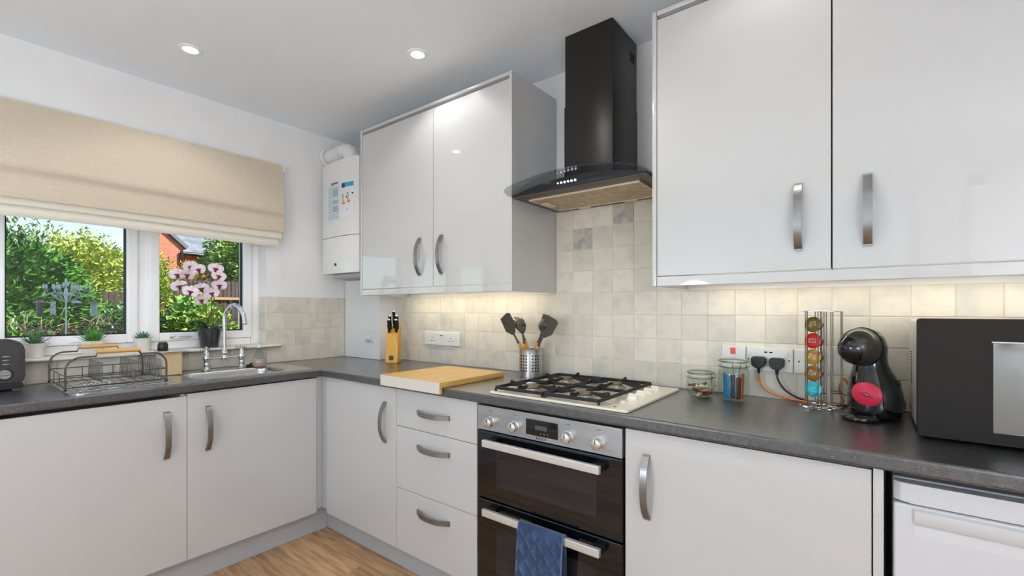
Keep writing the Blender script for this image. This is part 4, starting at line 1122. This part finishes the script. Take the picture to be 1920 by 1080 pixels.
for i, (x, z) in enumerate(((2.533, 1.057), (2.549, 1.057))): MB().box(x - .005, x + .005, -.0100, -.0094, z - .0025, z + .0025).build('usb_port', rubber, s3_)
for x in (2.478, 2.60): MB().box(x - .005, x + .005, -.0125, -.0094, 1.045, 1.060, .001).build('rocker_switch', whitep, s3_)
for x in (2.476, 2.606): MB().cyl((x, -.0102, 1.030), .003, .0008, 'y', 10).build('screw', black, s3_)
s4_ = plate_part('blank_switch', 'narrow white switch plate behind the capsule stand', 'switch', 2.621, 2.70, .988, 1.073)
MB().cyl((2.636, -.0102, 1.030), .003, .0008, 'y', 10).build('screw', black, s4_)
sp_ = thing('single_socket', 'small white wall socket on the painted boxing left of the knife block', 'socket', (.285, -.1135, 1.0), 'white wall sockets and switches')
MB().box(.232, .338, -.1225, -.1140, 1.003, 1.084, .0025).build('face_plate', whitep, sp_)
MB().box(.268, .31, -.142, -.1225, 1.012, 1.040, .006).build('plug_top', whitep, sp_)
MB().box(.318, .328, -.1255, -.1225, 1.02, 1.06, .001).build('rocker_switch', whitep, sp_)
def plug(label, x, z, cmat, path, cname, clabel):
    t = thing('mains_plug', label, 'plug', (x, -.02, z), 'black mains plugs')
    y = -.0105
    MB().prism([(x - .024, z + .012), (x - .018, z + .020), (x + .018, z + .020), (x + .024, z + .012), (x + .022, z - .010), (x + .011, z - .021), (x - .011, z - .021), (x - .022, z - .010)], 'y', y - .033, y, .003).build('plug_body', black, t)
    MB().tube([(x, y - .018, z - .020), (x, y - .018, z - .042)], [.0065, .0045], 10).build('cord_grip', black, t)
    P_ = [(x, y - .018, z - .043)] + path
    pts = []
    for i in range(len(P_) - 1):
        p0 = Vector(P_[max(i - 1, 0)]); p1 = Vector(P_[i]); p2 = Vector(P_[i + 1]); p3 = Vector(P_[min(i + 2, len(P_) - 1)])
        for k_ in range(8):
            u = k_ / 8; pts.append(.5 * ((2 * p1) + (-p0 + p2) * u + (2 * p0 - 5 * p1 + 4 * p2 - p3) * u * u + (-p0 + 3 * p1 - 3 * p2 + p3) * u ** 3))
    pts.append(Vector(P_[-1]))
    MB().tube(pts, .0034, 8).build('cable', cmat, t)
plug('black mains plug with an orange cable in the twin socket', 2.513, 1.022, orangec, [(2.520, -.030, .945), (2.545, -.032, .918), (2.60, -.033, .901), (2.66, -.034, .8955), (2.73, -.035, .895), (2.762, -.036, .905), (2.752, -.036, .95), (2.764, -.036, .985), (2.785, -.034, .95), (2.83, -.034, .8955), (2.895, -.034, .895), (2.914, -.036, .905), (2.915, -.038, .93), (2.908, -.036, .905), (2.900, -.036, .8955)], '', '')
plug('black mains plug with a black cable in the twin socket', 2.571, 1.020, black, [(2.578, -.030, .955), (2.60, -.028, .925), (2.64, -.026, .903), (2.70, -.022, .8945), (2.80, -.018, .8945), (2.9, -.015, .8945)], '', '')

# ------------------------------------------------------------------ jars
def clip_jar(label, x, y, r, h, body, ang):
    t = thing('clip_top_jar', label, 'jar', (x, y, WT), 'clip-top glass jars')
    z0 = WT + .001
    MB().lathe(body, (x, y, z0), 32).build('glass_body', jarglass, t, 50)
    zt = z0 + body[-1][1]; rn = body[-1][0]
    MB().lathe([(rn + .001, 0), (rn + .0015, .003), (rn + .0015, .005), (rn + .001, .006)], (x, y, zt - .004), 28).build('seal', mat('jar_seal', (226, 214, 186), .6), t)
    MB().lathe([(rn + .004, .003), (rn + .005, .007), (rn + .004, .013), (rn - .006, .018), (0, .019)], (x, y, zt), 32).build('lid', jarglass, t, 50)
    ca, sa = math.cos(ang), math.sin(ang); w = MB()
    for zz in (zt + .009, zt - .010): w.tube([(x + (rn + .0065) * math.cos(a), y + (rn + .0065) * math.sin(a), zz) for a in (2 * PI * i / 32 for i in range(32))], .0013, 6, True)
    fx, fy2 = x + ca * (rn + .009), y + sa * (rn + .009); px, py = -sa * .011, ca * .011
    w.tube([(fx + px, fy2 + py, zt + .010), (fx + px * 1.2 + ca * .004, fy2 + py * 1.2 + sa * .004, zt - .002), (fx + px, fy2 + py, zt - .012), (fx + px * .9 + ca * .003, fy2 + py * .9 + sa * .003, zt - .036), (fx - px * .9 + ca * .003, fy2 - py * .9 + sa * .003, zt - .036), (fx - px, fy2 - py, zt - .012), (fx - px * 1.2 + ca * .004, fy2 - py * 1.2 + sa * .004, zt - .002), (fx - px, fy2 - py, zt + .010)], .0013, 6, True)
    w.tube([(fx + px * 1.3, fy2 + py * 1.3, zt - .006), (fx - px * 1.3, fy2 - py * 1.3, zt - .006)], .0015, 6)
    w.build('wire_clip', wire, t)
    return t
clip_jar('short round clip-top jar of wrapped sweets', 2.336, -.125, .05, .1, [(0, 0), (.034, 0), (.042, .006), (.049, .022), (.050, .04), (.046, .06), (.041, .072), (.040, .080)], math.radians(-15))
clip_jar('tall square-shouldered clip-top jar of coffee sticks', 2.449, -.125, .05, .15, [(0, 0), (.040, 0), (.048, .006), (.0505, .02), (.0505, .095), (.047, .112), (.043, .120), (.043, .130)], math.radians(-68))
rj = random.Random(11)
swc = [mat('sweet_red', (150, 60, 48), .4), mat('sweet_gold', (196, 152, 92), .4), mat('sweet_cream', (226, 200, 160), .5), mat('sweet_brown', (110, 66, 44), .4)]
for i in range(13):
    lv = i // 5; a = 2.4 * i; rr = .022 + .004 * (i % 2)
    if i % 5 == 4: rr = .003
    m = MB(); m.M = Matrix.Translation((2.336 + rr * math.cos(a), -.125 + rr * math.sin(a), WT + .0115 + lv * .0155)) @ Matrix.Rotation(rj.uniform(0, 3), 4, 'Z') @ Matrix.Rotation(rj.uniform(-.3, .3), 4, 'X')
    m.ell((0, 0, 0), (.014, .008, .006), 10, 6)
    for sg in (-1, 1): m.lathe([(.002, 0), (.006, sg * .007), (.0055, sg * .0072), (.0015, 0)], (sg * .012, 0, 0), 8, 'x')
    tag(m.build('wrapped_sweet', swc[i % 4], None, at=tuple(m.M.translation)), ('dark red', 'gold', 'cream', 'brown')[i % 4] + ' wrapped sweet inside the short clip-top jar', 'sweet', ('dark red', 'gold', 'cream', 'brown')[i % 4] + ' sweets in the short jar')
stc = [mat('stick_blue', (40, 128, 172), .35), mat('stick_navy', (44, 40, 60), .35), mat('stick_brown', (84, 46, 38), .35), mat('stick_orange', (184, 92, 60), .35)]
for i in range(12):
    a = math.radians(180 + i * 30 / 1.0 + 10); rr = .031 if i % 3 else .018
    xx = 2.449 + rr * math.cos(a); yy_ = -.125 + rr * math.sin(a)
    left = xx < 2.444
    m = MB(); m.M = Matrix.Translation((xx, yy_, WT + .0085)) @ Matrix.Rotation(math.atan2(yy_ + .125, xx - 2.449) + PI / 2, 4, 'Z') @ Matrix.Rotation(rj.uniform(-.08, .08), 4, 'Y')
    m.box(-.007, .007, -.002, .002, .003, .082 + rj.uniform(-.012, .008), .0015); m.box(-.007, .007, -.0006, .0006, 0, .003)
    ci = (0 if i % 3 else 0) if left else (1, 2, 3)[i % 3]
    tag(m.build('coffee_stick', stc[ci], None, at=tuple(m.M.translation)), ('blue paper', 'navy foil', 'dark brown foil', 'orange-brown foil')[ci] + ' coffee stick inside the tall clip-top jar', 'sachet', ('blue', 'navy', 'dark brown', 'orange-brown')[ci] + ' coffee sticks in the tall jar')

# ------------------------------------------------------------------ capsule stand with capsules
cx0, cy0 = 2.708, -.125
cs = thing('capsule_stand', 'chrome wire capsule carousel left of the coffee machine', 'capsule stand', (cx0, cy0, WT))
ZT = 1.207; Z0 = WT + .014
MB().lathe([(0, .002), (.055, .002), (.057, .0005), (.055, -.001), (0, -.001)], (cx0, cy0, ZT), 36).build('top_plate', chrome, cs)
MB().tube([(cx0, cy0, Z0), (cx0, cy0, ZT)], .003, 8).build('centre_rod', wire, cs)
def column(ang):
    d = Vector((math.cos(ang), math.sin(ang), 0)); s2 = Vector((-d.y, d.x, 0)); c_ = Vector((cx0, cy0, 0))
    w = MB()
    for k_, rad in ((-.028, .028), (.028, .028), (-.0165, .0535), (.0165, .0535)):
        b_ = c_ + d * rad + s2 * k_
        w.tube([(b_.x, b_.y, Z0 + .004), (b_.x, b_.y, ZT - .001)], .0015, 6)
    lo = [c_ + d * (.028) - s2 * .028, c_ + d * .0535 - s2 * .0165, c_ + d * .064, c_ + d * .0535 + s2 * .0165, c_ + d * .028 + s2 * .028]
    w.tube([(p.x, p.y, Z0 + .008 + (-.006 if i == 2 else 0)) for i, p in enumerate(lo)], .0017, 6)
    w.tube([(p.x, p.y, Z0 + .046 - (.008 if i == 2 else 0)) for i, p in enumerate(lo)], .0015, 6)
    w.build('column_wires', wire, cs)
A1_ = math.radians(-112)
for k_ in range(3): column(A1_ + k_ * 2 * PI / 3)
w = MB(); pts = []
for i in range(72):
    a = 2 * PI * i / 72; rr = .044 + .014 * math.cos(6 * a); pts.append((cx0 + rr * math.cos(a), cy0 + rr * math.sin(a), WT + .0045 + .004 * (1 + math.cos(6 * a + .8))))
w.tube(pts, .0022, 6, True); w.tube([(cx0 + .03 * math.cos(a), cy0 + .03 * math.sin(a), WT + .012) for a in (2 * PI * i / 24 for i in range(24))], .002, 6, True)
for k_ in range(3):
    a = A1_ + k_ * 2 * PI / 3; w.tube([(cx0, cy0, Z0), (cx0 + .05 * math.cos(a), cy0 + .05 * math.sin(a), WT + .012)], .002, 6)
w.build('base_ring', chrome, cs)
d = Vector((math.cos(A1_), math.sin(A1_), 0))
pods = [((112, 94, 26), 'olive gold capsule at the top of the capsule stand'), ((196, 30, 30), 'red capsule second from top in the capsule stand'), ((168, 126, 34), 'yellow gold capsule in the middle of the capsule stand'), ((128, 88, 30), 'brown gold capsule second from bottom in the capsule stand'), ((30, 178, 190), 'turquoise capsule at the bottom of the capsule stand')]
for i, (colr, lab) in enumerate(pods):
    zc = 1.166 - i * .0515; face = Vector((cx0, cy0, zc)) + d * .0505
    til = (d + Vector((0, 0, .12))).normalized()
    M = Matrix.Translation(face) @ til.to_track_quat('Z', 'Y').to_matrix().to_4x4()
    t = thing('coffee_capsule', lab, 'capsule', tuple(face), 'coffee capsules in the stand')
    m = MB(); m.M = M; m.lathe([(.0245, 0), (.0245, -.002), (.019, -.003), (.0155, -.032), (.012, -.036), (0, -.036)], (0, 0, 0), 28)
    m.build('cup', mat('capsule_cup', (90, 52, 40), .4) if i != 4 else mat('capsule_cup_pale', (196, 222, 210), .4), t)
    m = MB(); m.M = M; m.lathe([(.0245, .0002), (.0235, .001), (.0150, .0014), (0, .0016)], (0, 0, 0), 28)
    lid = m.build('foil_lid', mat('capsule_foil_%d' % i, colr, .3, metal=.25, bump=(160, .1)), t)
    prn = mat('lid_print', (222, 206, 186), .5) if i != 4 else mat('lid_print_teal', (130, 206, 214), .5)
    m = MB(); m.M = M @ Matrix.Rotation(math.radians((20, 0, -14, -18, 8)[i]), 4, 'Z')
    for r_ in range(4):
        for c2 in range(5):
            ln = .0018 + .0006 * ((r_ * 3 + c2 * 5 + i) % 3); xx = -.010 + c2 * .0046; zz = .007 - r_ * .0042
            if (r_ + c2 * 2 + i) % 7 == 0: continue
            m.box(xx - ln / 2, xx + ln / 2, zz - .0013, zz + .0013, .0015, .0019)
    m.build('print', prn, lid, None)

# ------------------------------------------------------------------ coffee machine
cm = thing('coffee_machine', 'black rounded capsule coffee machine with a red disc beside the microwave', 'coffee machine', (2.84, -.16, WT))
cmb = mat('machine_black', (20, 20, 22), .12, coat=.5); cmg = mat('machine_satin', (52, 48, 42), .3, coat=.2)
def ering(xa, xb, y0, y1, z, n=32, pw_=2.4):
    cx_, cy_ = (xa + xb) / 2, (y0 + y1) / 2; a_, b_ = (xb - xa) / 2, (y1 - y0) / 2; out = []
    for i in range(n):
        t = 2 * PI * i / n; c_, s__ = math.cos(t), math.sin(t)
        out.append((cx_ + a_ * math.copysign(abs(c_) ** (2 / pw_), c_), cy_ + b_ * math.copysign(abs(s__) ** (2 / pw_), s__), z))
    return out
sec = [(.8915, 2.785, 2.898, -.205, -.055), (.895, 2.778, 2.905, -.213, -.048), (.92, 2.775, 2.910, -.218, -.044), (.95, 2.775, 2.9108, -.218, -.044), (.98, 2.777, 2.906, -.214, -.048), (1.005, 2.780, 2.897, -.208, -.056), (1.03, 2.786, 2.884, -.200, -.064), (1.05, 2.791, 2.875, -.196, -.070), (1.075, 2.793, 2.873, -.196, -.072), (1.10, 2.792, 2.8745, -.198, -.074), (1.125, 2.796, 2.868, -.196, -.080), (1.145, 2.806, 2.855, -.186, -.092), (1.153, 2.818, 2.842, -.17, -.11)]
MB().loft([ering(xa, xb, y0, y1, z) for z, xa, xb, y0, y1 in sec]).build('body', cmb, cm, 60)
h = MB(); Mh = Matrix.Translation((2.808, -.206, 1.103)) @ Matrix.Rotation(math.radians(-24), 4, 'Z')
h.M = Mh
h.ell((0, 0, 0), (.052, .058, .056), 32, 20)
hd = h.build('head_shell', cmg, cm, 60)
h = MB(); h.M = Mh @ Matrix.Translation((0, -.0035, -.004)); h.ell((-.004, -.012, 0), (.044, .048, .047), 32, 20); h.build('head_face', cmb, hd, 60)
h = MB(); h.M = Mh; h.tube([(.052 * math.cos(a) * 1.005, .012, .056 * math.sin(a) * 1.005) for a in (2 * PI * i / 40 for i in range(40))], .0016, 6, True); h.build('head_seam', rubber, hd)
MB().lathe([(0, 0), (.042, 0), (.045, .004), (.045, .010), (.041, .014), (0, .0145)], (2.808, -.222, WT + .001), 32, 'z').build('drip_tray', cmb, cm)
MB().lathe([(.030, .0145), (.036, .0155), (.038, .0148)], (2.808, -.222, WT + .001), 32).build('tray_ring', steel, cm)
dn = Vector((-.22, -.97, .08)).normalized(); Md = Matrix.Translation((2.8235, -.2245, .968)) @ dn.to_track_quat('Z', 'Y').to_matrix().to_4x4() @ Matrix.Rotation(math.radians(-20), 4, 'Z')
m = MB(); m.M = Md; m.lathe([(0, -.006), (.036, -.006), (.0375, -.004), (.0375, 0), (.036, .0015), (0, .0018)], (0, 0, 0), 36, sy=.9)
rd = m.build('red_disc', mat('raspberry_red', (206, 44, 74), .35), cm)
m = MB(); m.M = Md
m.tube([(.010 * math.cos(a), .004 * math.sin(a) - .001, .0024) for a in (2 * PI * i / 24 for i in range(24))], .0012, 6, True)
m.tube([(-.017, -.001, .0022), (-.012, -.0055, .0022), (0, -.0075, .0022), (.012, -.0055, .0022), (.017, -.001, .0022)], .0012, 6); m.tube([(-.002, .002, .0024), (-.002, .008, .0022)], .0012, 6)
m.build('embossed_mark', mat('dark_raspberry', (150, 28, 56), .4), rd)
for i in range(9):
    MB().ell((2.8975 + .0015 * math.sin(i), -.165, 1.005 - i * .007), (.004, .010, .0018), 8, 6).build('side_vent', rubber, cm)

# ------------------------------------------------------------------ microwave
mw = thing('microwave', 'black-fronted microwave oven at the right end of the worktop', 'microwave', (3.16, -.2, WT))
M0_, M1_ = 2.9235, 3.42
MB().box(M0_ + .003, M1_ - .003, -.345, -.025, WT + .010, 1.184, .006).build('case', mat('silver_case', (214, 214, 212), .3, metal=.4), mw)
fd = MB().prism(rrect(M0_, M1_, WT + .008, 1.191, .006, 3), 'y', -.376, -.345, .002).build('front', mat('microwave_black', (36, 33, 31), .6, spec=.25), mw, 30)
mwd = MB().box(3.055, 3.40, -.3775, -.376, .926, 1.1355, .0005, 1).build('door_window', mat('mirror_window', (120, 122, 120), .06, metal=.9), fd)
MB().box(3.053, 3.402, -.379, -.3762, 1.1358, 1.1385).build('window_trim', steel, fd)
MB().box(M0_ + .02, M1_ - .02, -.3764, -.3758, .9105, .9125).build('door_seam', rubber, fd)
for x in (M0_ + .04, M1_ - .04):
    for y in (-.32, -.06): MB().cyl((x, y, WT + .0005), .012, .0095, 'z', 14).build('foot', rubber, mw)
for i in range(12):
    for j in range(2):
        MB().box(M0_ + .0025, M0_ + .0032, -.11 - j * .016, -.10 - j * .016, 1.00 + i * .008, 1.004 + i * .008).build('side_vent', rubber, mw)

# ------------------------------------------------------------------ garden
struct(MB().box(-30, 20, -3.35, 25, -.6, -.25).build('garden_ground', soil))
struct(MB().box(-30, 20, -25, -3.36, -.6, -.2).build('bounce_ground', mat('neutral_bounce', (186, 186, 188), .8, noise=((168, 168, 170), 2, .4, .6))))  # unseen ground, made grey so its bounced light stays neutral
def foliage(name, label, c, rad, n, ln, w, m, seed, cat='shrub', group=None, stem=True, jit=.55, droop=0.0):
    rg = random.Random(seed); t = thing(name, label, cat, (c[0], c[1], -.25), group)
    me = MB(); V = []; F = []
    for i in range(n):
        z = rg.uniform(-.75, 1); a = rg.uniform(0, 2 * PI); q_ = math.sqrt(max(0, 1 - z * z)); lump = 1 + .16 * math.sin(5 * a + seed) * math.sin(6 * z + seed)
        rr = (1 - jit * rg.random() ** 1.6) * lump
        p = Vector((c[0] + rad[0] * rr * q_ * math.cos(a), c[1] + rad[1] * rr * q_ * math.sin(a), c[2] + rad[2] * rr * z))
        outv = Vector((q_ * math.cos(a), q_ * math.sin(a), z * .6 + .2))
        d_ = (outv + Vector((rg.uniform(-1, 1), rg.uniform(-1, 1), rg.uniform(-.8, .9) - droop))).normalized()
        sd = d_.cross(Vector((rg.uniform(-.5, .5), rg.uniform(-.5, .5), 1))).normalized(); nr = sd.cross(d_)
        l = ln * rg.uniform(.6, 1.15); ww = w * rg.uniform(.7, 1.1)
        k_ = len(V); dr_ = nr * (-ww * .35); cv = nr * (-l * .12)
        V += [p, p + d_ * l * .3 + sd * ww * .9 + dr_, p + d_ * l * .7 + sd * ww * .7 + dr_ + cv * .5, p + d_ * l + cv, p + d_ * l * .7 - sd * ww * .7 + dr_ + cv * .5, p + d_ * l * .3 - sd * ww * .9 + dr_]
        F += [(k_, k_ + 1, k_ + 2, k_ + 3), (k_, k_ + 3, k_ + 4, k_ + 5)]
    mm = bpy.data.meshes.new('foliage'); org = Vector(t.location)
    mm.from_pydata([tuple(v - org) for v in V], [], F); mm.materials.append(m)
    o = bpy.data.objects.new('foliage', mm); COL.objects.link(o); o.parent = t; o['kind'] = 'stuff'
    if stem:
        st = MB()
        for k_ in range(6):
            a = k_ * 1.05 + seed; st.tube([(c[0] + .05 * math.cos(a), c[1] + .05 * math.sin(a), -.25), (c[0] + rad[0] * .3 * math.cos(a), c[1] + rad[1] * .3 * math.sin(a), c[2] - rad[2] * .3), (c[0] + rad[0] * .6 * math.cos(a), c[1] + rad[1] * .6 * math.sin(a), c[2] + rad[2] * .45)], [.035, .025, .008], 6)
        st.build('stems', bark, t)
    return t
foliage('laurel_hedge', 'big glossy green laurel hedge filling the left window pane', (-4.3, -1.5, .98), (.95, .90, .98), 24000, .105, .021, leafA, 1, 'hedge')
foliage('laurel_bush', 'low glossy green laurel bush below the hedge in the left pane', (-2.75, -1.62, .50), (.42, .48, .66), 7500, .10, .020, leafA, 9, 'shrub')
foliage('yellow_tree', 'sunlit yellow-green tree rising behind the laurel hedge', (-8.2, -.12, 1.55), (1.0, .72, .95), 12000, .09, .024, leafB, 2, 'tree')
foliage('grey_green_tree', 'feathery grey-green tree against the sky behind the laurel hedge', (-12.2, -.55, 1.7), (1.1, 1.2, 1.45), 8000, .13, .026, mat('leaf_grey', (128, 142, 84), .55, noise=((100, 120, 70), 4, .4, .6)), 12, 'tree')
foliage('dark_shrub', 'small-leaved dark green shrub low beside the window mullion', (-2.3, -.84, .60), (.28, .20, .62), 3800, .055, .017, mat('leaf_dark_small', (74, 122, 52), .45, noise=((44, 96, 50), 9, .35, .65)), 3)
foliage('broad_tree', 'bright green round-topped tree above the fence in the right pane', (-8.0, 2.62, 2.15), (1.0, .88, .75), 12000, .10, .028, leafC, 4, 'tree')
foliage('blue_green_tree', 'dull blue-green tree behind the round-topped tree', (-11.8, 5.0, 2.4), (1.0, 1.5, 1.1), 6000, .16, .05, mat('leaf_bluegreen', (108, 140, 112), .55, noise=((84, 118, 92), 2, .4, .6)), 14, 'tree')
foliage('golden_shrub', 'golden yellow shrub in front of the brick house', (-6.0, .40, 1.2), (.5, .30, .78), 7500, .07, .017, leafB, 5)
foliage('orange_shrub', 'orange-tinted shrub against the brick house wall', (-10.2, 2.13, 1.77), (.42, .33, .57), 3000, .09, .018, leafO, 6)
foliage('leafy_shrub', 'low leafy green and yellow shrub behind the orchid', (-2.5, -.20, .55), (.5, .40, .72), 7000, .085, .028, leafD, 8)
foliage('green_shrub', 'fresh green shrub in front of the fence at the right pane', (-3.55, .12, .85), (.3, .30, .50), 4200, .075, .026, mat('leaf_fresh', (104, 160, 60), .45, noise=((70, 128, 48), 7, .4, .6)), 15)
# dry twigs below the feeders
tb = thing('dry_bush', 'tangled dry brown bush under the bird feeders', 'shrub', (-1.68, -1.24, -.25))
rg = random.Random(21); tm = MB()
for i in range(420):
    a = rg.uniform(0, 2 * PI); r = rg.random() ** .5
    p = Vector((-1.68 + .18 * r * math.cos(a), -1.24 + .30 * r * math.sin(a), rg.uniform(.5, 1.12)))
    d_ = Vector((rg.uniform(-1, 1), rg.uniform(-1, 1), rg.uniform(-.2, 1))).normalized() * rg.uniform(.06, .16)
    tm.tube([p, p + d_ * .5 + Vector((rg.uniform(-.02, .02), rg.uniform(-.02, .02), .01)), p + d_], [.004, .003, .0015], 4)
for i in range(24): tm.tube([(-1.68, -1.24, -.25), (-1.68 + rg.uniform(-.17, .17), -1.24 + rg.uniform(-.28, .28), rg.uniform(.7, 1.1))], [.012, .004], 5)
o = tm.build('twigs', twig, tb, None); o['kind'] = 'stuff'
# fences
def fence(label, x, y0, y1, ztop, bw, rails_z):
    t = thing('board_fence', label, 'fence', (x, (y0 + y1) / 2, -.25), 'brown garden fences')
    bmesh_ = MB().box(-.009, .009, 0, bw * .86, -.25, ztop, .002, 1).mesh('board', fencem)
    y = y0; i = 0
    while y < y1:
        o = bpy.data.objects.new('board', bmesh_); COL.objects.link(o); o.parent = t; o.location = Vector((x + (.012 if i % 2 else 0), y, 0)) - Vector(t.location); y += bw; i += 1
    for z in rails_z: MB().box(x + .024, x + .06, y0, y1, z - .018, z + .018, .003).build('rail', mat('fence_rail', (150, 118, 84), .8), t)
    return t
fence('dark brown vertical board fence in the right window pane', -4.2, .1, 1.6, 1.60, .052, (1.36, .55))
fence('brown vertical board fence at the edge of the left pane', -5.2, -.42, .12, 1.45, .06, (.6,))
# house
hs = thing('brick_house', 'red brick house with a grey slate roof beyond the garden', 'house', (-13, 2.2, -.25))
MB().prism([(1.85, -.25), (2.86, -.25), (2.86, 3.02), (2.40, 3.45), (1.85, 3.96)], 'x', -14.5, -13).build('gable_wall', brickm, hs)
MB().prism([(2.92, 2.98), (2.98, 3.06), (1.85, 4.11), (1.85, 3.99)], 'x', -14.6, -12.9).build('verge', mat('verge_grey', (96, 98, 106), .7), hs)
wg = MB().prism([(2.87, -.25), (4.6, -.25), (4.6, 2.95), (2.87, 2.95)], 'x', -16, -14.0).build('wing_wall', brickm, hs)
MB().prism([(-13.85, 2.92), (-13.85, 3.0), (-16, 4.2), (-16, 4.1)], 'y', 2.6, 4.8)
r_ = MB(); r_._add([(-13.8, 2.55, 2.98), (-13.8, 4.8, 2.98), (-15.6, 4.8, 4.1), (-15.6, 2.55, 4.1), (-13.8, 2.55, 2.90), (-13.8, 4.8, 2.90), (-15.6, 4.8, 4.02), (-15.6, 2.55, 4.02)], [(0, 1, 2, 3), (7, 6, 5, 4), (0, 4, 5, 1), (1, 5, 6, 2), (2, 6, 7, 3), (3, 7, 4, 0)])
r_.build('slate_roof', slate, hs, None)
MB().tube([(-13.75, 2.95, 2.93), (-13.75, 4.8, 2.93)], .06, 8).build('gutter', black, hs)
MB().tube([(-12.93, 2.80, 2.9), (-12.93, 2.80, -.2)], .045, 8).build('downpipe', black, hs)
# bird feeding station
fx, fyc = -1.35, -1.322
bf = thing('feeder_station', 'white metal bird feeding station pole with leafy branches', 'bird feeder stand', (fx, fyc, -.25))
fw = mat('verdigris_white', (206, 214, 214), .5)
MB().tube([(fx, fyc, -.25), (fx, fyc, 1.33)], .0048, 10).build('pole', fw, bf)
MB().lathe([(.004, -.06), (.009, -.03), (.011, .0), (.008, .025), (.004, .04)], (fx, fyc, 1.32), 12).build('hub', fw, bf)
arms = [(-.125, 1.296, .02), (-.07, 1.31, .06), (.06, 1.312, -.05), (.135, 1.296, .03), (.10, 1.305, .07), (-.10, 1.30, -.06), (.03, 1.31, .09), (-.035, 1.31, -.08)]
for k_, (dy, zz, dx) in enumerate(arms):
    b_ = MB(); b_.tube(bez([(fx, fyc, 1.29), (fx + dx * .3, fyc + dy * .3, 1.36), (fx + dx * .8, fyc + dy * .8, 1.31), (fx + dx, fyc + dy, 1.285), (fx + dx, fyc + dy * 1.08, zz)], 10), .0019, 6)
    b_.tube(bez([(fx, fyc, 1.262), (fx + dx * .5, fyc + dy * .35, 1.268), (fx + dx * .6, fyc + dy * .55, 1.315)], 8), .0014, 5)
    br_ = b_.build('branch', fw, bf)
    for t_ in (.45, .8):
        lf = MB(); yb = fyc + dy * t_; lf.tube([(fx + dx * t_, yb, 1.325), (fx + dx * t_, yb + .006 * (1 if dy > 0 else -1), 1.35)], .0015, 5)
        lf.ell((fx + dx * t_, yb + .008 * (1 if dy > 0 else -1), 1.362), (.0025, .006, .016), 8, 6); lf.build('metal_leaf', fw, br_)
lf = MB(); lf.ell((fx, fyc, 1.395), (.004, .008, .025), 8, 6); lf.ell((fx, fyc - .012, 1.375), (.003, .006, .018), 8, 6); lf.ell((fx, fyc + .010, 1.378), (.003, .006, .016), 8, 6); lf.tube([(fx, fyc, 1.35), (fx, fyc, 1.39)], .003, 6)
lf.build('finial_leaf', fw, bf)
def feeder(label, y, dx, ztop, h, r, bm_, roof):
    t = thing('bird_feeder', label, 'bird feeder', (fx + dx, y, ztop - h), 'hanging bird feeders')
    x = fx + dx
    MB().tube([(x, y, ztop), (x, y, ztop + .03)], .0012, 5).build('hanger', darkwire, t)
    MB().lathe([(0, -h), (r * 1.15, -h), (r * 1.15, -h + .006), (r, -h + .007), (r, -.006), (0, -.006)], (x, y, ztop), 14).build('tube', bm_, t)
    if roof: MB().lathe([(0, .012), (r * .6, .010), (r * 1.8, -.002), (r * 1.8, -.006), (0, -.004)], (x, y, ztop), 16).build('roof', roof, t)
copr = mat('rusty_roof', (172, 132, 112), .5); pale = mat('pale_green_roof', (196, 216, 206), .5)
feeder('bird feeder with a rusty roof at the far left of the feeding station', -1.447, .02, 1.262, .088, .0175, mat('dark_mesh', (96, 98, 92), .6), copr)
feeder('white speckled bird feeder without a roof left of the pole', -1.392, .06, 1.272, .095, .014, mat('seed_white', (206, 204, 202), .6, noise=((120, 116, 120), 120, .45, .6)), None)
feeder('bird feeder with a pale green roof right of the pole', -1.262, -.05, 1.262, .03, .016, mat('dark_dish', (70, 74, 66), .5), pale)
feeder('glass bird feeder with a rusty roof at the far right of the feeding station', -1.187, .03, 1.256, .09, .018, mat('pale_mesh', (168, 188, 184), .4), copr)
